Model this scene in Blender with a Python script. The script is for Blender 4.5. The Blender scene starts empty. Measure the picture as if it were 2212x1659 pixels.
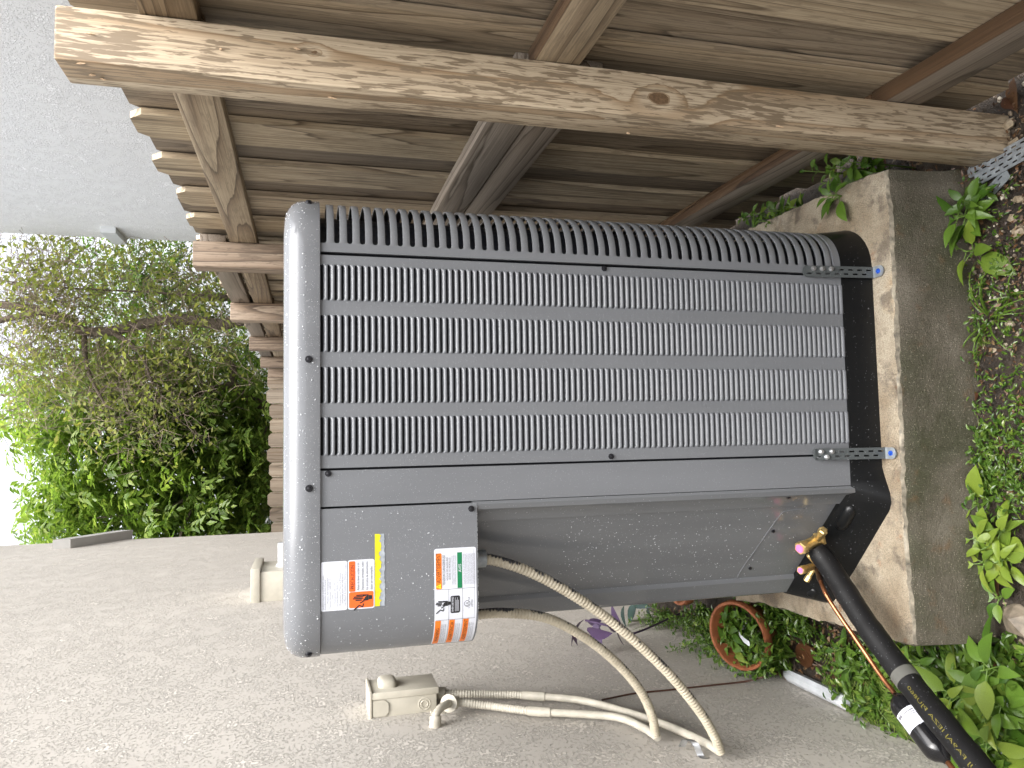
import bpy, bmesh, math, random
from mathutils import Vector, Matrix, noise as mnoise
random.seed(7)
S = bpy.context.scene
COL = S.collection
R_ = math.radians

# ------------------------------------------------------------------ camera
W2, H2 = 2212.0, 1659.0                      # pixel frame in which the photograph was measured
FPX = 1640.4
PITCH, YAW, EYE = R_(15.15), R_(4.0), 1.5
FW = Vector((math.sin(YAW)*math.cos(PITCH), math.cos(YAW)*math.cos(PITCH), -math.sin(PITCH)))
RT = Vector((math.cos(YAW), -math.sin(YAW), 0))
UP = RT.cross(FW)
CAM = Vector((0, 0, EYE))
cd = bpy.data.cameras.new('camera'); cam = bpy.data.objects.new('camera', cd); COL.objects.link(cam)
cd.sensor_fit = 'HORIZONTAL'; cd.sensor_width = 36; cd.lens = 36*FPX/W2
cd.clip_start = 0.02; cd.clip_end = 600
m = Matrix((( -UP.x, RT.x, -FW.x, CAM.x), (-UP.y, RT.y, -FW.y, CAM.y), (-UP.z, RT.z, -FW.z, CAM.z), (0, 0, 0, 1)))
cam.matrix_world = m                          # the photograph was taken with the phone on its side
S.camera = cam

# ------------------------------------------------------------------ sky, sun, exposure
w = bpy.data.worlds.new('World'); S.world = w; w.use_nodes = True
nt = w.node_tree; nt.nodes.clear()
sky = nt.nodes.new('ShaderNodeTexSky'); sky.sky_type = 'NISHITA'; sky.sun_disc = False
SUN_EL, SUN_ROT = R_(68), R_(150)
sky.sun_elevation = SUN_EL; sky.sun_rotation = SUN_ROT; sky.air_density = 1.0; sky.dust_density = 6.0; sky.ozone_density = 1.0
hs = nt.nodes.new('ShaderNodeHueSaturation'); hs.inputs['Saturation'].default_value = 0.22
bg = nt.nodes.new('ShaderNodeBackground'); bg.inputs['Strength'].default_value = 0.15
out = nt.nodes.new('ShaderNodeOutputWorld')
nt.links.new(sky.outputs[0], hs.inputs['Color']); nt.links.new(hs.outputs[0], bg.inputs[0]); nt.links.new(bg.outputs[0], out.inputs[0])
sd = bpy.data.lights.new('sun', 'SUN'); sd.energy = 0.85; sd.angle = R_(60); sd.color = (1, .98, .96)
so = bpy.data.objects.new('sun', sd); COL.objects.link(so)
sdir = Vector((math.sin(SUN_ROT)*math.cos(SUN_EL), math.cos(SUN_ROT)*math.cos(SUN_EL), math.sin(SUN_EL)))
so.rotation_euler = sdir.to_track_quat('Z', 'Y').to_euler(); so.location = (0, -3, 8)
S.view_settings.view_transform = 'Standard'; S.view_settings.look = 'None'
S.view_settings.gamma = 1; S.view_settings.use_curve_mapping = False
S.view_settings.exposure = 1.88
S.render.resolution_x = 1024; S.render.resolution_y = 768

# ------------------------------------------------------------------ pixel helpers
def ray(x, y): return FW + RT*((H2/2-y)/FPX) - UP*((x-W2/2)/FPX)
def aY(x, y, Y): d = ray(x, y); return CAM + d*(Y/d.y)
def aZ(x, y, Z): d = ray(x, y); return CAM + d*((Z-EYE)/d.z)
def aX(x, y, X): d = ray(x, y); return CAM + d*(X/d.x)
def aP(x, y, p, n):
    d = ray(x, y); return CAM + d*((Vector(p)-CAM).dot(n)/d.dot(n))

# ------------------------------------------------------------------ mesh helpers
class MB:
    def __init__(s): s.v = []; s.f = []; s.mi = []; s.cur = 0
    def face(s, idx): s.f.append(tuple(idx)); s.mi.append(s.cur)
    def quad(s, a, b, c, d):
        n = len(s.v); s.v += [tuple(a), tuple(b), tuple(c), tuple(d)]; s.face((n, n+1, n+2, n+3))
    def poly(s, pts): n = len(s.v); s.v += [tuple(p) for p in pts]; s.face(range(n, n+len(pts)))
    def grid(s, rows, closed=False):
        n = len(s.v); k = len(rows[0])
        for r in rows: s.v += [tuple(p) for p in r]
        for i in range(len(rows)-1):
            for j in range(k if closed else k-1):
                j2 = (j+1) % k
                s.face((n+i*k+j, n+i*k+j2, n+(i+1)*k+j2, n+(i+1)*k+j))
    def box(s, a, b, M=None):
        x0, y0, z0 = a; x1, y1, z1 = b
        P = [(x0,y0,z0),(x1,y0,z0),(x1,y1,z0),(x0,y1,z0),(x0,y0,z1),(x1,y0,z1),(x1,y1,z1),(x0,y1,z1)]
        if M is not None: P = [tuple(M @ Vector(p)) for p in P]
        n = len(s.v); s.v += P
        for q in ((0,3,2,1),(4,5,6,7),(0,1,5,4),(1,2,6,5),(2,3,7,6),(3,0,4,7)): s.face([n+i for i in q])
    def bevbox(s, a, b, c, M=None):
        """box with all edges chamfered by c"""
        bm = bmesh.new(); bmesh.ops.create_cube(bm, size=1)
        for v in bm.verts: v.co = Vector([(a[i]+b[i])/2 + v.co[i]*(b[i]-a[i]) for i in range(3)])
        bmesh.ops.bevel(bm, geom=bm.edges[:], offset=c, segments=2, profile=.5, affect='EDGES')
        s.addbm(bm, M)
    def addbm(s, bm, M=None):
        n = len(s.v); bm.verts.index_update()
        s.v += [tuple((M @ v.co) if M is not None else v.co) for v in bm.verts]
        for f in bm.faces: s.face([n+v.index for v in f.verts])
        bm.free()
    def prism(s, pts, z0, z1, M=None):
        n = len(pts); a = [Vector((p[0], p[1], z0)) for p in pts]; b = [Vector((p[0], p[1], z1)) for p in pts]
        if M is not None: a = [M @ p for p in a]; b = [M @ p for p in b]
        k = len(s.v); s.v += [tuple(p) for p in a+b]
        s.face([k+i for i in reversed(range(n))]); s.face([k+n+i for i in range(n)])
        for i in range(n): s.face((k+i, k+(i+1) % n, k+n+(i+1) % n, k+n+i))
    def tube(s, pts, rad, n=10, cap=True, phase=0):
        pts = [Vector(p) for p in pts]; rows = []
        rr = rad if isinstance(rad, (list, tuple)) else [rad]*len(pts)
        t0 = (pts[1]-pts[0]).normalized()
        u = t0.orthogonal().normalized()
        for i, p in enumerate(pts):
            t = (pts[min(i+1, len(pts)-1)]-pts[max(i-1, 0)]).normalized()
            u = (u - t*u.dot(t)).normalized(); v = t.cross(u)
            rows.append([p+(u*math.cos(phase+2*math.pi*j/n)+v*math.sin(phase+2*math.pi*j/n))*rr[i] for j in range(n)])
        k = len(s.v); s.grid(rows, True)
        if cap:
            s.face([k+j for j in reversed(range(n))]); s.face([k+(len(pts)-1)*n+j for j in range(n)])
    def build(s, name, mat, parent=None, smooth=False, angle=None):
        me = bpy.data.meshes.new(name); me.from_pydata(s.v, [], s.f)
        mats = mat if isinstance(mat, (list, tuple)) else [mat]
        for q in mats: me.materials.append(q)
        if len(mats) > 1: me.polygons.foreach_set('material_index', s.mi)
        if smooth:
            me.polygons.foreach_set('use_smooth', [True]*len(me.polygons))
            if angle: me.set_sharp_from_angle(angle=R_(angle))
        me.update()
        return link(me, name, parent)
def link(me, name, parent=None):
    o = bpy.data.objects.new(name, me); COL.objects.link(o)
    if parent is not None: o.parent = parent
    return o
def tag(o, label, cat, group=None, kind=None):
    o['label'] = label; o['category'] = cat
    if group: o['group'] = group
    if kind: o['kind'] = kind
    return o
def struct(o): o['kind'] = 'structure'; return o
def thing(name, label, cat, loc=(0, 0, 0), group=None, rot=None):
    o = bpy.data.objects.new(name, None); COL.objects.link(o); o.location = loc; o.empty_display_size = .05
    if rot: o.rotation_euler = rot
    return tag(o, label, cat, group)
def bez(pts, n=12):
    """Catmull-Rom through pts"""
    P = [Vector(p) for p in pts]; P = [P[0]*2-P[1]] + P + [P[-1]*2-P[-2]]; o = []
    for i in range(1, len(P)-2):
        for k in range(n):
            t = k/n; a, b, c, d = P[i-1:i+3]
            o.append(.5*((2*b)+(c-a)*t+(2*a-5*b+4*c-d)*t*t+(3*b-a-3*c+d)*t**3))
    o.append(P[-2]); return o
def resample(pts, step):
    o = [pts[0]]; acc = 0
    for a, b in zip(pts, pts[1:]):
        L = (b-a).length; t = step-acc
        while t <= L: o.append(a+(b-a)*(t/L)); t += step
        acc = L-(t-step)
    return o

# ------------------------------------------------------------------ materials
def newmat(name):
    mt = bpy.data.materials.new(name); mt.use_nodes = True
    return mt, mt.node_tree, mt.node_tree.nodes['Principled BSDF']
def N(nt, t, **kw):
    n = nt.nodes.new('ShaderNode'+t)
    for k, v in kw.items():
        if k in ('operation', 'blend_type', 'data_type', 'feature', 'distance', 'wave_type', 'noise_dimensions', 'voronoi_dimensions', 'musgrave_type', 'interpolation_type', 'invert', 'bands_direction'): setattr(n, k, v)
        else: n.inputs[k].default_value = v
    return n
def L(nt, a, b): nt.links.new(a, b)
def ramp(nt, fac, stops):
    r = nt.nodes.new('ShaderNodeValToRGB'); e = r.color_ramp.elements
    while len(e) > 1: e.remove(e[-1])
    e[0].position = stops[0][0]; e[0].color = (*stops[0][1], 1)
    for p, c in stops[1:]: q = e.new(p); q.color = (*c, 1)
    L(nt, fac, r.inputs[0]); return r.outputs[0]
def mth(nt, op, a, b=None, c=None, clamp=False):
    n = nt.nodes.new('ShaderNodeMath'); n.operation = op; n.use_clamp = clamp
    for i, x in enumerate((a, b, c)):
        if x is None: continue
        if isinstance(x, (int, float)): n.inputs[i].default_value = x
        else: L(nt, x, n.inputs[i])
    return n.outputs[0]
def mixc(nt, fac, a, b, bt='MIX'):
    n = nt.nodes.new('ShaderNodeMix'); n.data_type = 'RGBA'; n.blend_type = bt
    for k, x in ((0, fac), (6, a), (7, b)):
        if isinstance(x, (int, float)): n.inputs[k].default_value = x
        elif isinstance(x, tuple): n.inputs[k].default_value = (*x, 1)
        else: L(nt, x, n.inputs[k])
    return n.outputs[2]
def vmul(nt, a, v):
    n = nt.nodes.new('ShaderNodeVectorMath'); n.operation = 'MULTIPLY'; L(nt, a, n.inputs[0]); n.inputs[1].default_value = v; return n.outputs[0]
def vadd(nt, a, b):
    n = nt.nodes.new('ShaderNodeVectorMath'); n.operation = 'ADD'; L(nt, a, n.inputs[0])
    if isinstance(b, tuple): n.inputs[1].default_value = b
    else: L(nt, b, n.inputs[1])
    return n.outputs[0]
def noise(nt, co, scale, detail=3, rough=.55, dist=0):
    n = N(nt, 'TexNoise', Scale=scale, Detail=detail, Roughness=rough, Distortion=dist); L(nt, co, n.inputs['Vector']); return n.outputs['Fac']
def objco(nt, rnd=False):
    tc = nt.nodes.new('ShaderNodeTexCoord'); o = tc.outputs['Object']
    if rnd:
        oi = nt.nodes.new('ShaderNodeObjectInfo'); v = nt.nodes.new('ShaderNodeCombineXYZ')
        for i, k in enumerate((37., 61., 23.)): L(nt, mth(nt, 'MULTIPLY', oi.outputs['Random'], k), v.inputs[i])
        o = vadd(nt, o, v.outputs[0])
    return o
def bump(nt, h, strength, dist=.001, prev=None):
    b = N(nt, 'Bump', Strength=strength, Distance=dist); L(nt, h, b.inputs['Height'])
    if prev: L(nt, prev, b.inputs['Normal'])
    return b.outputs[0]
def plain(name, col, rough=.5, metal=0, spec=.5, var=.0, sc=30, bumps=0):
    mt, nt, b = newmat(name); b.inputs['Roughness'].default_value = rough; b.inputs['Metallic'].default_value = metal
    b.inputs['Specular IOR Level'].default_value = spec; b.inputs['Base Color'].default_value = (*col, 1)
    co = objco(nt)
    if var:
        f = noise(nt, co, sc, 4)
        L(nt, ramp(nt, f, [(.3, tuple(c*(1-var) for c in col)), (.7, tuple(min(1, c*(1+var)) for c in col))]), b.inputs['Base Color'])
        L(nt, mth(nt, 'MULTIPLY_ADD', f, .25, rough-.1), b.inputs['Roughness'])
    if bumps: L(nt, bump(nt, noise(nt, co, sc*4, 4), bumps), b.inputs['Normal'])
    return mt
def drops(nt, co, scale, cover, seed=0.):
    """height of beaded water: round drops of uneven size in some cells only"""
    v = N(nt, 'TexVoronoi', Scale=scale, Randomness=1.); L(nt, vadd(nt, co, (seed, seed*.7, seed*.3)), v.inputs['Vector'])
    sp = nt.nodes.new('ShaderNodeSeparateColor'); L(nt, v.outputs['Color'], sp.inputs[0])
    rad = mth(nt, 'MULTIPLY_ADD', sp.outputs[0], .26, .06)
    on = mth(nt, 'LESS_THAN', sp.outputs[1], cover)
    q = mth(nt, 'DIVIDE', v.outputs['Distance'], rad)
    h = mth(nt, 'SUBTRACT', 1, mth(nt, 'MULTIPLY', q, q), clamp=True)
    return mth(nt, 'MULTIPLY', mth(nt, 'SQRT', h), on)
def metalpaint(name, col, rough=.33, wet=.5, metal=.0, spec=.5):
    mt, nt, b = newmat(name); co = objco(nt); b.inputs['Specular IOR Level'].default_value = spec
    f = noise(nt, vmul(nt, co, (1, 1, .15)), 14, 4); f2 = noise(nt, co, 3, 3)
    c = ramp(nt, f, [(.25, tuple(x*.90 for x in col)), (.75, tuple(x*1.08 for x in col))])
    b.inputs['Metallic'].default_value = metal
    d1 = drops(nt, co, 340, wet*.75); d2 = drops(nt, co, 170, wet*.12, 3.3)
    d = mth(nt, 'MAXIMUM', d1, d2)
    L(nt, mixc(nt, mth(nt, 'MULTIPLY', mth(nt, 'GREATER_THAN', d, .05), .26), c, (.50, .52, .55)), b.inputs['Base Color'])   # sky glint of the rain beads, put into the colour as paler specks
    L(nt, mth(nt, 'MULTIPLY_ADD', mth(nt, 'GREATER_THAN', d, .02), -rough*.85, mth(nt, 'MULTIPLY_ADD', f2, .12, rough-.05)), b.inputs['Roughness'])
    orange = noise(nt, co, 900, 2)
    n1 = bump(nt, orange, .03, .0004)
    L(nt, bump(nt, d, .6, .0012, n1), b.inputs['Normal'])
    return mt
def wood(name, pale, mid, dark, axis='Z', rings=9., spots=.0, grey=.4, knots=(), wet=.55):
    """weathered softwood; axis = length of the board in object space"""
    mt, nt, b = newmat(name); co0 = objco(nt); co = objco(nt, True)
    sq = {'Z': (1, 1, .05), 'Y': (1, .05, 1), 'X': (.05, 1, 1)}[axis]
    sq2 = {'Z': (1, 1, .012), 'Y': (1, .012, 1), 'X': (.012, 1, 1)}[axis]
    base = noise(nt, vmul(nt, co, sq), 8, 2, .4)
    kdark = None
    for (kx, ky, kz, kr) in knots:
        s1 = nt.nodes.new('ShaderNodeVectorMath'); s1.operation = 'SUBTRACT'; L(nt, co0, s1.inputs[0]); s1.inputs[1].default_value = (kx, ky, kz)
        s2 = nt.nodes.new('ShaderNodeVectorMath'); s2.operation = 'LENGTH'
        L(nt, vadd(nt, vmul(nt, s1.outputs[0], (1, 1, .55)), vmul(nt, mixc(nt, 0, noise_col(nt, co, 90), (0, 0, 0)), (.006, .006, .006))), s2.inputs[0])
        dist = s2.outputs['Value']
        near = mth(nt, 'POWER', 2.718, mth(nt, 'MULTIPLY', mth(nt, 'POWER', mth(nt, 'DIVIDE', dist, kr*2.3), 2), -1))
        base = mth(nt, 'ADD', mth(nt, 'MULTIPLY', base, mth(nt, 'SUBTRACT', 1, near)), mth(nt, 'MULTIPLY', mth(nt, 'MULTIPLY_ADD', dist, 12, .3), near))
        core = mth(nt, 'SUBTRACT', 1, mth(nt, 'DIVIDE', dist, kr*.62), clamp=True)
        core = mth(nt, 'GREATER_THAN', core, .05)
        kdark = core if kdark is None else mth(nt, 'MAXIMUM', kdark, core)
    fine = noise(nt, vmul(nt, co, sq), 60, 3, .6)
    fr = mth(nt, 'FRACT', mth(nt, 'ADD', mth(nt, 'MULTIPLY', base, rings), mth(nt, 'MULTIPLY', fine, .35)))
    c = ramp(nt, fr, [(0, pale), (.5, tuple((p*.75+m_*.25) for p, m_ in zip(pale, mid))), (.84, mid), (.95, dark), (1, pale)])
    fib = noise(nt, vmul(nt, co, sq2), 300, 4, .65)
    c = mixc(nt, .65, c, ramp(nt, fib, [(.3, (.38, .35, .31)), (.6, (1, 1, 1))]), 'MULTIPLY')
    if spots:
        el = {'Z': (1, 1, .10), 'Y': (1, .10, 1), 'X': (.10, 1, 1)}[axis]
        sp = noise(nt, vmul(nt, co, el), 150, 4, .6, .5); dens = noise(nt, vmul(nt, co, (1, 1, .35)), 11, 3)
        k = mth(nt, 'MULTIPLY_ADD', dens, .34, mth(nt, 'ADD', sp, -.17))
        msk = ramp(nt, k, [(.52, (0, 0, 0)), (.58, (1, 1, 1))])
        c = mixc(nt, mth(nt, 'MULTIPLY', msk, spots), c, tuple(x*.46 for x in mid))
    g = noise(nt, vmul(nt, co, sq), 3.5, 4, .6)
    gm = ramp(nt, g, [(.42, (0, 0, 0)), (.68, (1, 1, 1))])
    c = mixc(nt, mth(nt, 'MULTIPLY', gm, grey), c, mixc(nt, fine, (.10, .088, .075), (.27, .245, .21)))
    oi = nt.nodes.new('ShaderNodeObjectInfo')
    c = mixc(nt, 1, c, ramp(nt, oi.outputs['Random'], [(0, (.60, .56, .52)), (.4, (.86, .82, .78)), (.75, (1, .97, .92)), (1, (1.0, 1.0, 1.0))]), 'MULTIPLY')
    if kdark is not None: c = mixc(nt, kdark, c, mixc(nt, noise(nt, co, 160, 3), (.03, .018, .01), (.25, .16, .09)))
    L(nt, c, b.inputs['Base Color'])
    L(nt, ramp(nt, g, [(.35, (wet-.1,)*3), (.7, (wet+.2,)*3)]), b.inputs['Roughness']); b.inputs['Specular IOR Level'].default_value = .3
    L(nt, bump(nt, fib, .6, .0014), b.inputs['Normal'])
    return mt
def noise_col(nt, co, scale):
    n = N(nt, 'TexNoise', Scale=scale, Detail=2); L(nt, co, n.inputs['Vector'])
    return vadd(nt, n.outputs['Color'], (-.5, -.5, -.5))
def stucco(name, col, coarse=1., warm=.06, relief=.006):
    mt, nt, b = newmat(name); co = objco(nt)
    big = noise(nt, co, 1.3, 4, .6); blot = noise(nt, co, 7, 3)
    c = ramp(nt, big, [(.3, tuple(x*(1-warm) for x in col)), (.7, tuple(x*(1+warm*.6) for x in col))])
    c = mixc(nt, .3, c, ramp(nt, blot, [(.3, (.85, .84, .83)), (.7, (1, 1, 1))]), 'MULTIPLY')
    # trowelled knock-down texture: raised torn flecks in patches
    st = vmul(nt, co, (1, .75, 1.1))
    fl = noise(nt, st, 75*coarse, 5, .66, .0)
    pat = noise(nt, vmul(nt, co, (1, .7, 1)), 9*coarse, 4, .65)
    thr = mth(nt, 'SUBTRACT', fl, mth(nt, 'MULTIPLY_ADD', pat, -.55, .80))
    h = ramp(nt, mth(nt, 'MULTIPLY', thr, 9, clamp=True), [(0, (0, 0, 0)), (.55, (1, 1, 1))])
    fine = noise(nt, co, 420, 3)
    n1 = bump(nt, fine, .25, .001)
    L(nt, bump(nt, h, 1., relief, n1), b.inputs['Normal'])
    c = mixc(nt, mth(nt, 'MULTIPLY', h, .6), c, tuple(min(1, x*1.42) for x in col))  # light caught by the raised flecks, put into their colour
    L(nt, c, b.inputs['Base Color']); b.inputs['Roughness'].default_value = .75; b.inputs['Specular IOR Level'].default_value = .3
    return mt
def concrete(name, side):
    mt, nt, b = newmat(name); co = objco(nt)
    a = noise(nt, co, 5, 5, .6); s = noise(nt, co, 330, 3, .7); bl = noise(nt, vadd(nt, co, (5, 2, 1)), 17, 4, .65)
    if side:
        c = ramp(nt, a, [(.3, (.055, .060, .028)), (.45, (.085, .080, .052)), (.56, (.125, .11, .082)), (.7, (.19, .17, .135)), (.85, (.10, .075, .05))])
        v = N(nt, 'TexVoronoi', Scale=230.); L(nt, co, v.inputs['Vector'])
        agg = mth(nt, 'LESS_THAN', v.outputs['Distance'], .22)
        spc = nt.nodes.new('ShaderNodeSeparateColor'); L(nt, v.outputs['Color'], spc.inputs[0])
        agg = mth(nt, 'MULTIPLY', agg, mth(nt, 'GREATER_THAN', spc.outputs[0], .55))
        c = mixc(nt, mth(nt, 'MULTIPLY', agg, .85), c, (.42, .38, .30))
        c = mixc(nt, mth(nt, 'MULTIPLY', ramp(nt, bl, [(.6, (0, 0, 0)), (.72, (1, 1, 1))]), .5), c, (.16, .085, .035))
    else:
        c = ramp(nt, a, [(.30, (.24, .18, .115)), (.45, (.37, .31, .225)), (.6, (.50, .44, .34)), (.75, (.45, .34, .205))])
        c = mixc(nt, mth(nt, 'MULTIPLY', ramp(nt, bl, [(.52, (0, 0, 0)), (.66, (1, 1, 1))]), .75), c, (.13, .105, .08))
        c = mixc(nt, mth(nt, 'MULTIPLY', ramp(nt, noise(nt, co, 28, 3), [(.62, (0, 0, 0)), (.72, (1, 1, 1))]), .5), c, (.30, .13, .05))
    c = mixc(nt, .8, c, ramp(nt, s, [(.32, (.40, .38, .35)), (.6, (1, 1, 1))]), 'MULTIPLY')
    L(nt, c, b.inputs['Base Color']); L(nt, ramp(nt, a, [(.3, (.3,)*3), (.7, (.6,)*3)]), b.inputs['Roughness'])
    n1 = bump(nt, s, 1., .004); L(nt, bump(nt, bl, .6, .010, n1), b.inputs['Normal'])
    return mt
def leafmat(name, a, bcol, yellow=(.25, .28, .04), yl=.12, rough=.32, trans=.35, obj=False):
    mt, nt, b = newmat(name)
    if obj: rnd = nt.nodes.new('ShaderNodeObjectInfo').outputs['Random']
    else: rnd = nt.nodes.new('ShaderNodeNewGeometry').outputs['Random Per Island']
    c = ramp(nt, rnd, [(0, a), (.55, bcol), (1-yl, bcol), (1, yellow)])
    f = noise(nt, objco(nt), 40, 3)
    c = mixc(nt, .5, c, ramp(nt, f, [(.3, (.65, .7, .55)), (.7, (1, 1, 1))]), 'MULTIPLY')
    L(nt, c, b.inputs['Base Color']); b.inputs['Roughness'].default_value = rough; b.inputs['Specular IOR Level'].default_value = .45
    tr = nt.nodes.new('ShaderNodeBsdfTranslucent'); L(nt, mixc(nt, 1, c, (1.3, 1.35, .85), 'MULTIPLY'), tr.inputs[0])
    mx = nt.nodes.new('ShaderNodeMixShader'); mx.inputs[0].default_value = trans
    L(nt, b.outputs[0], mx.inputs[1]); L(nt, tr.outputs[0], mx.inputs[2]); L(nt, mx.outputs[0], nt.nodes['Material Output'].inputs[0])
    L(nt, bump(nt, f, .3, .002), b.inputs['Normal'])
    return mt

M = {}
M['paint'] = metalpaint('grey_paint', (.148, .155, .166), .30, .5)
M['louver'] = metalpaint('grey_paint_louver', (.118, .125, .137), .34, .3)
M['cap'] = metalpaint('grey_paint_cap', (.150, .156, .166), .17, .40)
M['panel'] = metalpaint('grey_paint_panel', (.135, .141, .150), .17, .3)
M['pan'] = metalpaint('black_paint', (.004, .0045, .005), .34, .12, 0, .3)
M['coil'] = plain('coil_black', (.012, .014, .02), .45, 0, .4, .4, 60)
M['black'] = plain('black_plastic', (.012, .012, .014), .35, 0, .5)
M['screw'] = plain('black_screw', (.018, .018, .022), .3, .4)
M['zinc'] = plain('zinc', (.50, .51, .52), .28, .9, .5, .2, 80)
M['galv'] = plain('galvanised', (.30, .33, .355), .42, .55, .5, .25, 60, .1)
M['strap'] = metalpaint('grey_strap', (.062, .070, .072), .40, .4)
M['blue'] = plain('blue_screw', (.02, .10, .55), .3, .4)
M['brass'] = plain('brass', (.74, .55, .24), .36, .9, .5, .25, 90)
M['pink'] = plain('pink_sticker', (.85, .16, .36), .5)
M['white'] = plain('label_white', (.60, .62, .68), .35)
M['ink'] = plain('label_ink', (.012, .012, .014), .5)
M['inkgrey'] = plain('label_ink_grey', (.16, .16, .18), .5)
M['orange'] = plain('label_orange', (.78, .125, .018), .4)
M['orange2'] = plain('label_amber', (.78, .185, .012), .4)
M['green'] = plain('label_green', (.005, .16, .06), .4)
M['yellow'] = plain('label_yellow', (.62, .54, .01), .45, 0, .5, .15, 90)
M['adhesive'] = plain('label_residue', (.30, .33, .36), .4, 0, .5, .2, 120)
M['triyellow'] = plain('label_warning_yellow', (.85, .62, .02), .4)
M['printyellow'] = plain('print_yellow', (.11, .095, .01), .6)
M['conc'] = concrete('concrete_top', False); M['concside'] = concrete('concrete_side', True)
M['concedge'] = plain('concrete_chipped_edge', (.22, .195, .15), .6, 0, .4, .6, 60, .8)
M['terra'] = plain('terracotta', (.22, .075, .032), .35, 0, .4, .3, 25, .2)
M['pvc'] = plain('white_plastic', (.46, .48, .50), .4, 0, .5, .15, 20)
M['boxpaint'] = plain('cream_painted_metal', (.48, .45, .375), .45, 0, .4, .08, 25, .08)
M['foam'] = metalpaint('black_foam', (.006, .006, .0065), .55, .16, 0, .28)
M['drier'] = plain('black_enamel', (.008, .008, .009), .16)
M['brownwire'] = plain('brown_wire', (.06, .025, .015), .5, 0, .4, .3, 60)
M['tape'] = plain('clear_tape', (.10, .10, .09), .2)
WP, WM_, WD = (.50, .385, .25), (.30, .20, .105), (.11, .062, .028)
M['post'] = wood('post_wood', (.60, .515, .39), (.46, .36, .245), (.30, .21, .125), 'Z', 6, .92, .12, knots=((-.004, -.045, .845, .019), (.012, -.045, 1.487, .005)), wet=.45)
M['post2'] = wood('far_post_wood', (.36, .285, .215), (.20, .14, .095), (.07, .045, .03), 'Z', 14, .55, .3)
M['picket'] = wood('picket_wood', (.56, .475, .345), (.40, .325, .225), (.14, .105, .068), 'Z', 15, .45, .35)
M['picketshade'] = wood('shaded_picket_wood', (.35, .29, .215), (.24, .19, .135), (.09, .068, .045), 'Z', 15, .5, .5)  # picket wood darkened: shade of the recessed boards put into the colour
M['rail'] = wood('rail_wood', (.42, .335, .225), (.25, .18, .11), (.09, .058, .032), 'Y', 14, .3, .35)
M['railgrey'] = wood('grey_rail_wood', (.34, .30, .255), (.25, .21, .17), (.10, .08, .06), 'Y', 10, .0, .55)
M['railwet'] = wood('wet_rail_wood', (.135, .085, .05), (.085, .05, .03), (.04, .025, .015), 'Y', 10, .0, .1, wet=.25)
M['backpicket'] = wood('back_picket_wood', (.40, .34, .27), (.28, .22, .16), (.12, .09, .06), 'Z', 9, .15, .6)
M['stucco'] = stucco('house_stucco', (.55, .515, .465), 1.2, .06, .0034)
M['stucco2'] = stucco('neighbour_stucco', (.74, .745, .74), .8, .02, .0026)
M['ledge'] = plain('ledge_grey', (.42, .41, .39), .6, 0, .3, .08, 8)
M['ledgew'] = plain('ledge_white', (.58, .60, .60), .5, 0, .3, .05, 8)
M['leafbright'] = leafmat('leaf_bright', (.10, .17, .035), (.20, .29, .06), (.34, .40, .11), .28, .4, .55)
M['leafolive'] = leafmat('leaf_olive', (.15, .18, .05), (.26, .29, .085), (.40, .38, .13), .25, .5, .55)
M['leafdeep'] = leafmat('leaf_deep', (.05, .11, .018), (.12, .21, .035), (.24, .32, .06), .2, .4, .5)
M['leafplant'] = leafmat('leaf_plant', (.045, .105, .012), (.105, .19, .026), (.22, .27, .045), .1, .22, .28, True)
M['leafground'] = leafmat('leaf_ground', (.035, .085, .012), (.095, .165, .024), (.19, .25, .045), .15, .25, .3)
M['leafyellow'] = leafmat('leaf_variegated', (.11, .18, .025), (.18, .25, .035), (.27, .30, .06), .2, .22, .28, True)
M['purple'] = leafmat('leaf_purple', (.045, .025, .07), (.10, .06, .14), (.12, .07, .16), .1, .35, .2, True)
M['darkleaf'] = leafmat('leaf_dark', (.010, .020, .018), (.02, .045, .04), (.03, .06, .05), .1, .2, .1, True)
M['deadleaf'] = leafmat('leaf_dead', (.06, .024, .012), (.13, .055, .025), (.19, .10, .05), .2, .3, .1, True)
M['litter'] = leafmat('leaf_litter', (.03, .015, .008), (.12, .06, .028), (.22, .15, .08), .2, .4, .05)
M['bark'] = plain('bark', (.13, .105, .08), .85, 0, .2, .4, 18, .6)
M['twig'] = plain('twig', (.20, .155, .12), .8, 0, .2, .3, 18)
M['stem'] = plain('green_stem', (.10, .17, .03), .5, 0, .3, .2, 40)
def stonemat():
    mt, nt, b = newmat('limestone'); g = nt.nodes.new('ShaderNodeNewGeometry'); co = objco(nt)
    c = ramp(nt, g.outputs['Random Per Island'], [(0, (.06, .05, .04)), (.35, (.17, .13, .09)), (.7, (.36, .30, .21)), (1, (.50, .46, .38))])
    f = noise(nt, co, 150, 4); L(nt, mixc(nt, .6, c, ramp(nt, f, [(.3, (.5, .47, .42)), (.65, (1, 1, 1))]), 'MULTIPLY'), b.inputs['Base Color'])
    b.inputs['Roughness'].default_value = .45; L(nt, bump(nt, f, .6, .002), b.inputs['Normal']); return mt
M['stone'] = stonemat()
M['husk'] = plain('dry_husk', (.42, .30, .19), .7, 0, .3, .3, 200)
M['rock'] = plain('rubble', (.14, .115, .085), .55, 0, .4, .4, 60, .6)
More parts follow.
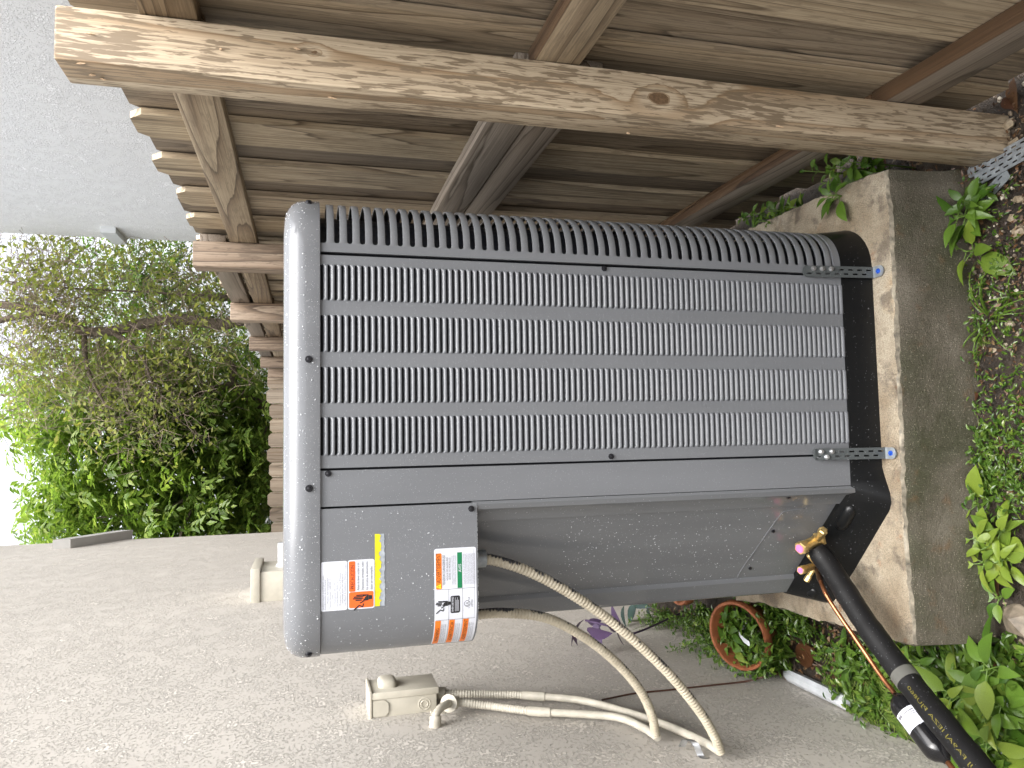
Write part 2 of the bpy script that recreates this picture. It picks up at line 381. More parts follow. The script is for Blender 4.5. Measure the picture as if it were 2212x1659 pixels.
def soilmat():
    mt, nt, b = newmat('soil'); co = objco(nt)
    a = noise(nt, co, 9, 5, .65); s = noise(nt, co, 130, 4, .7)
    c = ramp(nt, a, [(.3, (.018, .013, .009)), (.55, (.045, .032, .021)), (.75, (.09, .068, .046))])
    c = mixc(nt, .7, c, ramp(nt, s, [(.35, (.4, .38, .35)), (.65, (1, 1, 1))]), 'MULTIPLY')
    L(nt, c, b.inputs['Base Color']); L(nt, ramp(nt, s, [(.3, (.35,)*3), (.7, (.8,)*3)]), b.inputs['Roughness'])
    n1 = bump(nt, s, 1., .008); L(nt, bump(nt, a, .8, .03, n1), b.inputs['Normal']); return mt
M['soil'] = soilmat()
def coppermat():
    mt, nt, b = newmat('copper'); co = objco(nt); b.inputs['Metallic'].default_value = .9
    f = noise(nt, co, 30, 4)
    L(nt, ramp(nt, f, [(.3, (.14, .06, .03)), (.5, (.42, .17, .08)), (.7, (.58, .27, .13))]), b.inputs['Base Color']); b.inputs['Roughness'].default_value = .36
    return mt
M['copper'] = coppermat()
M['burnt'] = plain('heat_darkened_copper', (.09, .05, .035), .3, .8, .5, .5, 60)
def conduitmat():
    mt, nt, b = newmat('cream_conduit'); co = objco(nt)
    f = noise(nt, co, 26, 4, .65)
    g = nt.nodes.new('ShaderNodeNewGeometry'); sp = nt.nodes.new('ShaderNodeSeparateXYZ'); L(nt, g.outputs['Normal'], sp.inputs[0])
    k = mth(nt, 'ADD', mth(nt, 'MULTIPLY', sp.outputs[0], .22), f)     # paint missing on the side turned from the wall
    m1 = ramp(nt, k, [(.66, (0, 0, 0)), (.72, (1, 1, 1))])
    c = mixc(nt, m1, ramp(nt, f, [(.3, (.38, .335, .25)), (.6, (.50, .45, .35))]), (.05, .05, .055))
    L(nt, c, b.inputs['Base Color']); b.inputs['Roughness'].default_value = .45
    return mt
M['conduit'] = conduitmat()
M['conduitwall'] = plain('cream_conduit_wall', (.46, .43, .36), .45, 0, .4, .12, 40)
def waterdrop():
    mt, nt, b = newmat('water'); b.inputs['Base Color'].default_value = (.80, .83, .86, 1); b.inputs['Roughness'].default_value = .05  # milky base colour stands in for the bright sky in the drops
    b.inputs['IOR'].default_value = 1.33; b.inputs['Transmission Weight'].default_value = .45; return mt
M['water'] = waterdrop()

# ================================================================== SETTING
def build_ground():
    def lines(lo, hi, a, b, st):
        o = []; x = a
        while x <= b+1e-6: o.append(x); x += st
        k = .5; y = a
        while y > lo: y -= k; o.insert(0, max(y, lo)); k *= 1.7
        k = .5; y = o[-1]
        while y < hi: y += k; o.append(min(y, hi)); k *= 1.7
        return o
    xs = lines(-250, 250, -1.2, 1.4, .05); ys = lines(-250, 250, .4, 4, .05)
    b = MB(); rows = []
    for y in ys:
        row = []
        for x in xs:
            z = 0
            if -1.3 < x < 1.5 and .3 < y < 4.2: z = .022*mnoise.noise(Vector((x*4, y*4, 0))) + .012*mnoise.noise(Vector((x*13, y*13, 3)))
            row.append((x, y, z-.004))
        rows.append(row)
    b.grid(rows)
    struct(b.build('ground', M['soil'], None, True))
build_ground()

WALLX = -.80
def build_house():
    h = thing('house', 'beige house with rough trowelled stucco wall carrying the electrical box', 'house', (WALLX, 2.5, 0))
    b = MB(); b.box((-8, -3.6, -.3), (0, 4.45, 4.15)); b.build('stucco_wall', M['stucco'], h)
    b = MB(); b.box((-8.2, -3.7, 4.16), (.10, 4.55, 4.3)); b.build('roof', M['ledge'], h)
    # sloping ledge end at the far corner
    p = [aX(122, 1180, WALLX), aX(192, 1168, WALLX)]
    b = MB(); y0, y1 = 6.55, 7.02; z0, z1 = 3.02, 3.36
    b.prism([(y0, z1), (y0, z1-.12), (y1, z0-.12), (y1, z0)], -.02, .07, Matrix(((0, 0, 1, 0), (1, 0, 0, -2.5), (0, 1, 0, 0), (0, 0, 0, 1))))
    b.build('wall_ledge', M['ledge'], h)
    n = thing('house', 'pale grey stucco house rising behind the wooden picket fence', 'house', (2.5, 3, 0))
    b = MB(); b.box((0, .7, -.3), (8, 7.1, 5.5)); b.build('stucco_wall', M['stucco2'], n)
    b = MB(); b.box((-.10, .6, 5.51), (8.2, 7.2, 5.65)); b.build('roof', M['ledgew'], n)
    b = MB(); a = aX(222, 482, 2.5); c = aX(262, 515, 2.5)
    b.prism([(a.y-3+.15, a.z+.06), (a.y-3+.15, a.z-.10), (c.y-3+.03, c.z-.06), (c.y-3+.03, c.z+.10)], -.07, .02, Matrix(((0, 0, 1, 0), (1, 0, 0, 0), (0, 1, 0, 0), (0, 0, 0, 1))))
    b.build('wall_ledge', M['ledgew'], n)
build_house()

def build_fences():
    f = thing('wooden_fence', 'weathered board fence with square posts and rails running beside the air conditioner', 'fence', (.69, 2.5, 0))
    OX, OY = .69, 2.5
    def post(Y, top, mat, dx=0, w=.089, lean=0):
        b = MB(); b.bevbox((-w/2, -w/2, -.25), (w/2, w/2, top), .004)
        o = b.build('post', mat, f, True, 40); o.location = (.645+dx-OX, Y+w/2-OY, 0); o.rotation_euler = (0, lean, 0); return o
    p1 = post(1.294, 1.882, M['post'])
    for Y, t in ((2.77, 1.878), (4.0, 1.868), (5.32, 1.87), (6.6, 1.87), (7.68, 1.86), (.02, 1.88), (-1.25, 1.88)): post(Y, t, M['post2'])
    # splinters and husks stuck to the near post
    for (x, y) in ((193, 72), (170, 138), (198, 163), (222, 170), (640, 104), (713, 210), (1357, 288), (1680, 272), (480, 108), (1436, 100)):
        P = aY(x, y, 1.293) if y < 130 + (x-117)*.095 else aX(x, y, .5995)
        b = MB(); d = Vector((random.uniform(-.003, .003), -.004, random.uniform(-.006, .006)))
        b.tube([(0, 0, .004), tuple(d*.5), tuple(d+Vector((-.002, -.002, -.006)))], [.0008, .0022, .0005], 5)
        o = b.build('husk', M['husk'], p1); o.location = P - p1.location - f.location
    # rails between posts, thick face to the camera side
    def rail(y0, y1, z0, z1, mat, x0=.6905, x1=.7275, topmat=None, dz=0):
        b = MB(); b.bevbox((x0-.709, -(y1-y0)/2, -(z1-z0)/2), (x1-.709, (y1-y0)/2, (z1-z0)/2), .003)
        if topmat:
            b.mi = [0]*len(b.f)
            for i, fc in enumerate(b.f):
                if all(b.v[k][2] > (z1-z0)/2-.004 for k in fc): b.mi[i] = 1
        o = b.build('rail', [mat, topmat] if topmat else mat, f, True, 40)
        o.location = (.709-OX, (y0+y1)/2-OY, (z0+z1)/2); return o
    ends = [-1.25, .05, 1.34, 2.815, 4.04, 5.36, 6.64, 7.72]
    for i in range(len(ends)-1):
        a, b_ = ends[i]+.003, ends[i+1]-.003
        j = [0, .004, 0, 0, -.006, .003, -.002][i]
        rail(a, b_, 1.668+j, 1.757+j, M['rail'])
        if i >= 3: rail(a, b_, 1.775+j, 1.862+j, M['railgrey'])
        if i == 2:
            rail(a, b_, 1.028, 1.117, M['railgrey']); rail(a, b_, .938, 1.0255, M['railgrey'], .694, .7275)
        else: rail(a, b_, 1.00+j, 1.09+j, M['rail'], topmat=M['railwet'])
        rail(a, b_, .225+j, .315+j, M['railgrey'], topmat=M['railwet'])
    # pickets: board on board, dog-eared
    def picket_mesh(wd, h, t=.016, mk='picket'):
        b = MB(); e = .028; hw = wd/2
        M2 = Matrix(((0, 0, 1, 0), (1, 0, 0, 0), (0, 1, 0, 0), (0, 0, 0, 1)))
        b.prism([(-hw, 0), (hw, 0), (hw, h-e), (hw-e, h), (-hw+e, h), (-hw, h-e)], -t/2, t/2, M2)
        me = bpy.data.meshes.new('picket'); me.from_pydata(b.v, [], b.f); me.materials.append(M[mk]); return me
    pm = [picket_mesh(.140, 1.84), picket_mesh(.143, 1.852), picket_mesh(.138, 1.846)]
    pf = [picket_mesh(.186, 1.845, .016, 'picketshade'), picket_mesh(.188, 1.85, .016, 'picketshade'), picket_mesh(.184, 1.838, .016, 'picketshade')]
    k = -10; Y = 1.80+.2715*k
    while Y < 7.72:
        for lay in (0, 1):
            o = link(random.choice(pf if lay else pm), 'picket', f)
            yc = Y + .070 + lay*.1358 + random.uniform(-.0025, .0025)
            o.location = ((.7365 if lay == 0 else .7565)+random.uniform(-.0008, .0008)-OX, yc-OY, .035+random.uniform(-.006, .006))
            o.rotation_euler = (random.uniform(-.0012, .0012), 0, 0)
        Y += .2715
    # fence across the end
    g = thing('wooden_fence', 'grey dog-eared picket fence closing the far end of the side yard', 'fence', (-.3, 7.85, 0))
    pb = []
    for wd, h in ((.14, 1.855), (.138, 1.84), (.142, 1.875)):
        me = picket_mesh(wd, h); me2 = me; me2.materials[0] = M['backpicket']; pb.append(me2)
    x = -1.6
    while x < .66:
        o = link(random.choice(pb), 'picket', g); o.location = (x+.3, random.uniform(-.002, .002), random.uniform(-.01, .02)); o.rotation_euler = (0, random.uniform(-.006, .006), math.pi/2)
        x += random.uniform(.142, .148)
    for z in (.3, .95, 1.6):
        b = MB(); b.box((-1.4, .0105, z), (1.0, .048, z+.089)); b.build('rail', M['rail'], g)
build_fences()

# ================================================================== AIR CONDITIONER
XL, XR, YF, YB, RC = -.425, .482, 1.5, 2.408, .1
def per(s, off=0.):
    """point on the cabinet's plan outline; s = X on the front, runs on round both corners"""
    if s > XR-RC:
        a = (s-(XR-RC))/RC
        if a < math.pi/2: return Vector((XR-RC+(RC+off)*math.sin(a), YF+RC-(RC+off)*math.cos(a), 0))
        return Vector((XR+off, YF+RC+(s-(XR-RC)-RC*math.pi/2), 0))
    if s < XL+RC:
        a = ((XL+RC)-s)/RC
        if a < math.pi/2: return Vector((XL+RC-(RC+off)*math.sin(a), YF+RC-(RC+off)*math.cos(a), 0))
        return Vector((XL-off, YF+RC+((XL+RC)-s-RC*math.pi/2), 0))
    return Vector((s, YF-off, 0))
def srange(a, b, step=.012):
    pts = {a, b}
    for (c, d) in ((XR-RC, XR-RC+RC*math.pi/2), (XL+RC-RC*math.pi/2, XL+RC)):
        x = c
        while x <= d+1e-6:
            if a < x < b: pts.add(x)
            x += step
    return sorted(pts)
def shell(b, s0, s1, z0, z1, off, th=.012, step=.012):
    """thin panel wrapped on the outline, with returned edges"""
    ss = srange(s0, s1, step)
    o0 = [per(s, off)+Vector((0, 0, z0)) for s in ss]; o1 = [per(s, off)+Vector((0, 0, z1)) for s in ss]
    i0 = [per(s, off-th)+Vector((0, 0, z0)) for s in ss]; i1 = [per(s, off-th)+Vector((0, 0, z1)) for s in ss]
    b.grid([i0, o0, o1, i1])
    for k in (0, -1): b.quad(i0[k], o0[k], o1[k], i1[k])
BOT, TOP = .287, 1.4745
ac = thing('air_conditioner', 'tall grey louvred outdoor air conditioner unit with black base pan, wet with rain', 'air conditioner', (0, 1.95, .21))
def acb(b, name, mat, parent=None, smooth=False, angle=None):
    o = b.build(name, mat, parent or ac, smooth, angle)
    if parent is None: o.matrix_parent_inverse = Matrix.Translation((0, -1.95, -.21))
    else: o.matrix_parent_inverse = Matrix.Identity(4)
    return o
def hexscrew(P, nrm, r=.0052, parent=None, mat=None, name='screw', hgt=.004):
    q = Vector(nrm).to_track_quat('Z', 'Y').to_matrix().to_4x4(); T = Matrix.Translation(P) @ q
    b = MB(); b.tube([T @ Vector((0, 0, -.002)), T @ Vector((0, 0, .0012))], r*1.35, 12)
    b.tube([T @ Vector((0, 0, .001)), T @ Vector((0, 0, hgt))], r, 6); b.tube([T @ Vector((0, 0, hgt)), T @ Vector((0, 0, hgt+.0006))], [r*.75, r*.4], 6)
    return acb(b, name, mat or M['screw'], parent)

def build_ac():
    # dark coil inside
    b = MB(); pts = [per(s, -.028) for s in srange(-.10, XR-RC+RC*math.pi/2+.70, .02)]
    pts = [(p.x, p.y) for p in pts] + [(XL+.03, YB-.03), (XL+.03, 1.80), (-.15, 1.55)]
    b.prism(pts, .27, 1.48); acb(b, 'coil', M['coil'])
    # top cap
    b = MB(); rows = []
    def ring(off, z):
        o = []
        for cx, cy, a0 in ((XR-RC, YF+RC, -90), (XR-RC, YB-RC, 0), (XL+RC, YB-RC, 90), (XL+RC, YF+RC, 180)):
            for k in range(13):
                a = R_(a0+90*k/12); r = max(RC+off, .004); o.append((cx+r*math.cos(a), cy+r*math.sin(a), z))
        return o
    prof = [(-.01, 1.4745), (.005, 1.4745), (.0055, 1.478), (.0055, 1.500), (.0045, 1.510), (.001, 1.5195), (-.005, 1.528), (-.013, 1.535), (-.024, 1.5400), (-.038, 1.5428), (-.06, 1.544), (-.096, 1.5445)]
    b.grid([ring(*p) for p in prof], True); b.poly(ring(-.096, 1.5445))
    cap = acb(b, 'top_cap', M['cap'], None, True, 50)
    for q in ((667, 448), (667, 776), (668, 1055), (667, 1393)):
        P = aY(q[0], q[1], YF-.006)
        s = P.x
        if q[1] < 500: s = XR-RC+RC*1.02
        if q[1] > 1300: s = XL+RC-RC*.95
        c = per(s, .006); n = (per(s, .1)-per(s, 0)).normalized(); hexscrew(Vector((c.x, c.y, P.z)), n)
    # louvre panel: frame strips, then louvres
    cols = ((.338, .268), (.239, .167), (.138, .068), (.041, -.032))
    b = MB(); e = [.3568]+[x for c in cols for x in c]+[-.0565]
    for i in range(0, 10, 2): shell(b, e[i+1], e[i], BOT, TOP, 0, .006)
    acb(b, 'louver_panel', M['paint'])
    PITCH_L = .01289; rowsN = 92
    def louver_mesh(wd):
        b = MB(); prof = [(.004, -.0037), (.0006, -.0049), (-.0022, -.0078), (-.0034, -.0108), (-.0022, -.0126)]
        flat = [(0, -.0004), (0, -.003), (0, -.006), (0, -.010), (0, -.0126)]
        rows = []
        for t, ee in ((-1, 0), (-.955, .72), (-.87, 1), (0, 1.0), (.87, 1), (.955, .72), (1, 0)):
            rows.append([(t*wd/2, f_[0]+(p[0]-f_[0])*ee, f_[1]+(p[1]-f_[1])*ee) for p, f_ in zip(prof, flat)])
        b.grid(rows); me = bpy.data.meshes.new('louver'); me.from_pydata(b.v, [], b.f); me.materials.append(M['louver'])
        me.polygons.foreach_set('use_smooth', [True]*len(me.polygons)); return me
    lm = [louver_mesh(abs(c[0]-c[1])+.001) for c in cols]
    rest = MB()
    for r in range(rowsN):
        z = 1.4725-r*PITCH_L
        for c, me in zip(cols, lm):
            if r < 75:
                o = link(me, 'louver', ac); o.matrix_parent_inverse = Matrix.Translation((0, -1.95, -.21)); o.location = ((c[0]+c[1])/2, YF-.0002, z)
            else:
                n = len(rest.v); rest.v += [((c[0]+c[1])/2+v.co.x, YF-.0002+v.co.y, z+v.co.z) for v in me.vertices]
                for p in me.polygons: rest.face([n+i for i in p.vertices])
    o = acb(rest, 'lower_louvers', M['louver'], None, True); o['kind'] = 'stuff'
    for q in ((1305, 580), (1320, 986)): hexscrew(aY(*q, YF-.0003), (0, -1, 0), .0045)
    # corner guard with slots
    S0 = .3805; S1 = XR-RC+RC*math.pi/2+.66
    for e0, e1 in ((.3632, S0), (S1, S1+.08)):
        b = MB(); shell(b, e0, e1, BOT, TOP, .0006, .01); acb(b, 'corner_panel', M['paint'], None, True, 40)
    GP = .02469; slot = .0104; nb = 47
    ss = [S0, S0+.0008, S0+.0022, S0+.0052]+[XR-RC+RC*math.pi/2*k/9 for k in range(1, 10)]+[S1-.0052, S1-.0022, S1-.0008, S1]
    def hw(s):
        d = min(s-S0, S1-s); r = slot/2
        return GP/2 - (math.sqrt(max(0, r*r-(r-d)**2)) if d < r else r)
    b = MB(); rows = []
    for s in ss:
        h = hw(s); po = per(s, .0006); pi = per(s, -.004)
        po2 = per(s, .0000)
        rows.append([(pi.x, pi.y, -h+.0005), (po2.x, po2.y, -h), (po.x, po.y, -h*.8), (po.x, po.y, h*.8), (po2.x, po2.y, h), (pi.x, pi.y, h-.0005)])
    b.grid(rows); gm = bpy.data.meshes.new('guard_bar'); gm.from_pydata(b.v, [], b.f); gm.materials.append(M['paint']); gm.polygons.foreach_set('use_smooth', [True]*len(gm.polygons)); gm.set_sharp_from_angle(angle=R_(40))
    for k in range(nb):
        o = link(gm, 'guard_bar', ac); o.matrix_parent_inverse = Matrix.Translation((0, -1.95, -.21)); o.location = (0, 0, 1.4745-.0075-GP*(k+.5)+.0)
    b = MB(); shell(b, S0, S1, BOT, 1.4745-.0075-GP*nb, .0006, .006); acb(b, 'corner_foot', M['paint'], None, True, 40)
    # filler strip, seams behind are dark
    b = MB(); shell(b, -.1295, -.0612, BOT-.004, TOP, 0, .012); acb(b, 'filler_panel', M['paint'])
    hexscrew(aY(709, 1023, YF-.0003), (0, -1, 0), .0045)
    # control box cover
    CB = 1.171
    b = MB(); shell(b, XL+RC-RC*math.pi/2-.20, -.1335, CB, TOP-.001, .002, .02)
    ss = srange(XL+RC-RC*math.pi/2-.20, -.1335); b.poly([per(s, .0015)+Vector((0, 0, CB+.003)) for s in ss]+[Vector((-.15, 1.80, CB+.003))])
    acb(b, 'control_box_cover', M['paint'], None, True, 40)
    hexscrew(aY(1018, 1099, YF-.0025), (0, -1, 0), .0045)
    # lower diagonal service panel with folded edges
    A = Vector((-.129, 1.4985, 0)); B = Vector((-.4245, 1.768, 0)); d = (B-A).normalized(); nrm = Vector((d.y, -d.x, 0))
    if nrm.y > 0: nrm = -nrm
    Ln = (B-A).length
    prof = [A+Vector((.0, .014, 0)), A+Vector((-.002, .002, 0)), A+Vector((-.008, -.0005, 0)), A+Vector((-.018, .004, 0)), A+d*.031+nrm*.002, A+d*.062, A+d*.066-nrm*.004, A+d*.068-nrm*.009,
            A+d*(Ln-.066)-nrm*.009, A+d*(Ln-.063)-nrm*.004, A+d*(Ln-.059), A+d*(Ln-.016)+nrm*.001, B+Vector((.003, -.004, 0)), B+Vector((-.0005, .004, 0)), B+Vector((0, .02, 0)), Vector((XL, YB, 0))]
    b = MB(); zb = .262
    b.grid([[p+Vector((0, 0, zb)) for p in prof], [p+Vector((0, 0, CB+.01)) for p in prof]])
    sp = acb(b, 'service_panel', M['panel'], None, True, 35)
    n0 = A+d*.1-nrm*.009
    def dz(x, y, off=0): return aP(x, y, n0+nrm*off, nrm)
    for q in ((1670, 1147), (1620, 1227)): hexscrew(dz(*q), nrm, .0036)
    for q in ((1703, 1073), (1543, 1068)):
        hexscrew(aP(q[0], q[1], A+d*.03+nrm*.001, nrm), nrm, .0042)
    ridge = bez([dz(*q, .0005) for q in ((1740, 1098), (1700, 1104), (1688, 1110), (1665, 1140), (1630, 1190), (1602, 1230), (1592, 1250), (1588, 1268))], 6)
    b = MB(); b.tube(ridge, .0010, 6); acb(b, 'panel_bead', M['cap'], None, True)
    # left side + back panel
    b = MB(); b.quad((XL+.001, YB, .262), (XR, YB, .262), (XR, YB, 1.476), (XL+.001, YB, 1.476))
    b.quad((XL-.001, 1.80, CB-.002), (XL-.001, YB, CB-.002), (XL-.001, YB, 1.476), (XL-.001, 1.80, 1.476)); acb(b, 'back_panel', M['paint'])
    # base pan
    top = []; bot = []
    def pp(t, q): top.append((t[0], t[1], .2875)); bot.append((q[0], q[1], .209))
    pp((.484, 2.41), (.493, 2.42))
    for k in range(9):
        a = R_(0+90*k/8); pp((XR-RC+(RC+.002)*math.cos(a), YF+RC-(RC+.002)*math.sin(a)), (XR-RC+(RC+.012)*math.cos(a), YF+RC-(RC+.012)*math.sin(a)))
    for t, q in (((.30, 1.498), (.30, 1.488)), ((-.09, 1.498), (-.09, 1.487)), ((-.115, 1.498), (-.118, 1.478)), ((-.132, 1.500), (-.148, 1.466)), ((-.145, 1.510), (-.170, 1.464)), ((-.16, 1.524), (-.188, 1.472)),
                 ((-.25, 1.605), (-.225, 1.502)), ((-.33, 1.679), (-.345, 1.60)), ((-.40, 1.742), (-.418, 1.664)), ((-.418, 1.76), (-.438, 1.684)), ((-.427, 1.775), (-.444, 1.715)), ((-.428, 2.41), (-.44, 2.42))): pp(t, q)
    b = MB(); inner = [(x*.97+.0, 1.95+(y-1.95)*.97, z) for x, y, z in top]
    lip = [(x, y, z+.004) for x, y, z in top]
    lo = [(x*1.004, 1.95+(y-1.95)*1.003, .2085) for x, y, z in bot]
    b.grid([lo, [(x, y, .214) for x, y, z in bot], top, inner], True); acb(b, 'base_pan', M['pan'], None, True, 30)
    # pressed ribs of the pan's cut corner
    for (q0, q1, wd) in (((1842, 1088), (1812, 1142), .017), ((1765, 1268), (1748, 1285), .015)):
        P0 = aP(q0[0], q0[1], (-.2, 1.53, .25), (nrm+Vector((0, 0, .9))).normalized()); P1 = aP(q1[0], q1[1], (-.2, 1.53, .25), (nrm+Vector((0, 0, .9))).normalized())
        b = MB(); k = 9; pts = [P0+(P1-P0)*(i/k) for i in range(k+1)]
        b.tube(pts, [wd*math.sqrt(max(.05, 1-((i/k)*2-1)**4)) for i in range(k+1)], 12); acb(b, 'pan_rib', M['pan'], None, True)
    b = MB(); c = aP(1770, 1215, n0, nrm)
    b.prism([(-.075, -.075), (.075, -.075), (.06, .02), (-.06, .02)], 0, .006, Matrix.Translation(c+nrm*.010) @ Matrix((( -d.x, 0, nrm.x, 0), (-d.y, 0, nrm.y, 0), (0, 1, 0, 0), (0, 0, 0, 1))))
    acb(b, 'valve_bracket', M['pan'])
    # service valves
    def valve(name, capq, bodyq, portq, off, rc, rb, stub):
        C0 = aP(capq[0], capq[1], n0+nrm*(off+.02), nrm); B0 = aP(bodyq[0], bodyq[1], n0+nrm*off, nrm); P0 = aP(portq[0], portq[1], n0+nrm*(off+.012), nrm)
        ax = (C0-B0).normalized()
        b = MB(); b.tube([B0-ax*.012, B0+ax*.01, C0-ax*.006], [rb*1.15, rb, rb], 14)
        b.tube([B0-ax*.02, B0-ax*.012], rb*1.45, 4)
        body = acb(b, name, M['brass'], None, True, 35)
        b = MB(); b.tube([C0-ax*.010, C0-ax*.008, C0+ax*.006, C0+ax*.009], [rc*.9, rc, rc, rc*.82], 6); cp = acb(b, 'hex_cap', M['brass'], None)
        b = MB(); b.tube([C0+ax*.0085, C0+ax*.0095], rc*.62, 20); acb(b, 'cap_sticker', M['pink'], None)
        pa = (P0-B0).normalized()
        b = MB(); b.tube([B0, P0-pa*.008], rb*.7, 10); b.tube([P0-pa*.009, P0+pa*.006, P0+pa*.008], [rb*.85, rb*.85, rb*.6], 6); acb(b, 'service_port', M['brass'], None)
        return B0
    vb = valve('suction_valve', (1732, 1183), (1762, 1168), (1777, 1148), .03, .0165, .0125, 0)
    vs = valve('liquid_valve', (1733, 1231), (1762, 1222), (1744, 1250), .03, .0115, .009, 0)
    # rain beads
    rnd = random.Random(3); b = MB()
    def bead(P, n, r):
        q = Vector(n).to_track_quat('Z', 'Y').to_matrix(); k = len(b.v)
        for (z, rr) in ((0, 1), (.42, .8), (.68, .42)):
            for j in range(7): b.v.append(tuple(P+q @ Vector((rr*r*math.cos(j*6.283/7), rr*r*math.sin(j*6.283/7), z*r))))
        b.v.append(tuple(P+q @ Vector((0, 0, r*.8))))
        for i in range(2):
            for j in range(7): b.face((k+i*7+j, k+i*7+(j+1) % 7, k+(i+1)*7+(j+1) % 7, k+(i+1)*7+j))
        for j in range(7): b.face((k+14+j, k+14+(j+1) % 7, k+21))
    ctop = [(.0055, 1.478), (.0055, 1.500), (.0045, 1.510), (.001, 1.5195), (-.005, 1.528), (-.013, 1.535), (-.024, 1.54)]
    for i in range(420):
        s = rnd.uniform(-.46, .52); u = rnd.random(); seg = min(int(u*6), 5); t = rnd.random()
        a_, z_ = [ctop[seg][k]+(ctop[seg+1][k]-ctop[seg][k])*t for k in (0, 1)]
        nn = Vector((0, 0, 0)); p0 = per(s, a_); p1 = per(s, a_+.01); dn = (p1-p0).normalized(); sl = Vector((ctop[seg+1][1]-ctop[seg][1], -(ctop[seg+1][0]-ctop[seg][0]))).normalized()
        nn = dn*sl.x+Vector((0, 0, sl.y)); bead(p0+Vector((0, 0, z_)), nn, rnd.uniform(.0005, .0009) if rnd.random() < .8 else rnd.uniform(.0011, .0019))
    for i in range(130):
        s = rnd.uniform(-.46, -.14); z = rnd.uniform(1.18, 1.47); p0 = per(s, .0022); dn = (per(s, .02)-per(s, 0)).normalized(); bead(p0+Vector((0, 0, z)), dn, rnd.uniform(.0005, .0014))
    for i in range(160): s = rnd.uniform(-.46, -.14); bead(per(s, .0005)+Vector((0, 0, CB)), (0, 0, -1), rnd.uniform(.0012, .0022))
    for i in range(380):
        t = rnd.uniform(.07, .33); z = .3+.65*(rnd.random()**.7); bead(A+d*t-nrm*.0088+Vector((0, 0, z)), nrm, rnd.uniform(.0005, .0013))
    o = acb(b, 'rain_beads', M['water'], None, True); o['kind'] = 'stuff'
    return n0, nrm, d, vb, vs
DIAG0, DIAGN, DIAGD, VB, VS = build_ac()

# ------------------------------------------------------------------ lettering helper
_font = {}
def text_meshes(strings):
    obs = []
    for t in strings:
        c = bpy.data.curves.new('t', 'FONT'); c.body = t; c.size = 1; c.resolution_u = 2; c.fill_mode = 'FRONT'
        o = bpy.data.objects.new('t', c); COL.objects.link(o); obs.append((t, o, c))
    dg = bpy.context.evaluated_depsgraph_get(); dg.update()
    for t, o, c in obs:
        me = bpy.data.meshes.new_from_object(o.evaluated_get(dg)); vs = [tuple(v.co) for v in me.vertices]; fs = [tuple(p.vertices) for p in me.polygons]
        x0 = min(v[0] for v in vs); x1 = max(v[0] for v in vs)
        _font[t] = ([(v[0]-x0, v[1]) for v in vs], fs, x1-x0)
        bpy.data.objects.remove(o); bpy.data.curves.remove(c); bpy.data.meshes.remove(me)
T_DATA = ['RHEEM SALES COMPANY, INC.', 'Acondicionador de Aire Central', 'Modelo:  RA14AZ60AJ1NA', 'Tensión Nominal:   208/230  V', 'Fases:  1', 'Frecuencia:  60     Hz', 'Corriente Nominal:  35/35   A', 'Requiere Tierra Física', 'ENSAMBLADO EN MÉXICO', 'Leer Manual de Instalación y Operación Anexo']
T_PRE = ['Antes de tener acceso a los', 'dispositivos terminales, todos', 'los circuitos de alimentación', 'deben ser interrumpidos.']
T_ADV = ['COUPEZ L\'ALIMENTATION ÉLECTRIQUE AVANT D\'ÔTER', 'CE PANNEAU. L\'INSPECTION DOIT ÊTRE FAITE PAR', 'UN TECHNICIEN EN DÉPANNAGE QUALIFIÉ.']
T_AVIS = ['VOUS DEVEZ SUIVRE LES INSTRUCTIONS', 'D\'INSTALLATION ET D\'UTILISATION FOURNIES AVEC', 'CETTE UNITÉ. NE PAS LE FAIRE PEUT NUIRE À', 'L\'INSTALLATION, AU RÉGLAGE, À L\'ENTRETIEN ET', 'AU SERVICE, POUVANT CAUSER INCENDIE,', 'ÉLECTROCUTION, BLESSURES OU DÉGÂTS MATÉRIELS.', 'POUR LE SERVICE ET L\'ENTRETIEN CONSULTEZ', 'UNE SOCIÉTÉ DE DÉPANNAGE QUALIFIÉE.']
T_WARN = ['CANCER AND REPRODUCTIVE HARM', 'THIS PRODUCT CAN EXPOSE YOU']
T_PIPE = 'TU601EK UJ FA9AJ IEZA PJU860'
text_meshes(T_DATA+T_PRE+T_ADV+T_AVIS+T_WARN+[T_PIPE, '¡ PRECAUCION !', 'ADVERTISSEMENT', 'TENSION DANGEREUSE', 'RISQUE DES BLESSURES', 'GRAVES OU MORTELLES.', 'AVIS', 'AHRI', 'CERTIFIED', 'UL', 'LISTED', 'C', 'US', 'WARNING', 'ADVERTENCIA', '!'])

def flat(b, poly, off):                       # polygon in (s, z) wrapped on the cabinet
    b.poly([per(s, off)+Vector((0, 0, z)) for s, z in poly])
def plate(b, s0, s1, z0, z1, off, r=0., n=None):
    ss = sorted(set([s0+(s1-s0)*k/8 for k in range(9)]+[x for e in (0, .3, .65, 1) for x in (s0+r*e, s1-r*e)]+[s for s in srange(s0, s1, .01)]))
    def dz(s):
        e = min(s-s0, s1-s)
        return 0 if e >= r or r == 0 else r-math.sqrt(max(0, r*r-(r-e)**2))
    b.grid([[per(s, off)+Vector((0, 0, z0+dz(s))) for s in ss], [per(s, off)+Vector((0, 0, z1-dz(s))) for s in ss]])
def write(b, t, s0, z, h, width=None, off=.0035, center=None):
    vs, fs, wd = _font[t]; k = h*1.37; kx = k if width is None else width/wd
    if center is not None: s0 = center-wd*kx/2
    n = len(b.v); b.v += [tuple(per(s0+x*kx, off)+Vector((0, 0, z+y*k))) for x, y in vs]
    for f in fs: b.face([n+i for i in f])
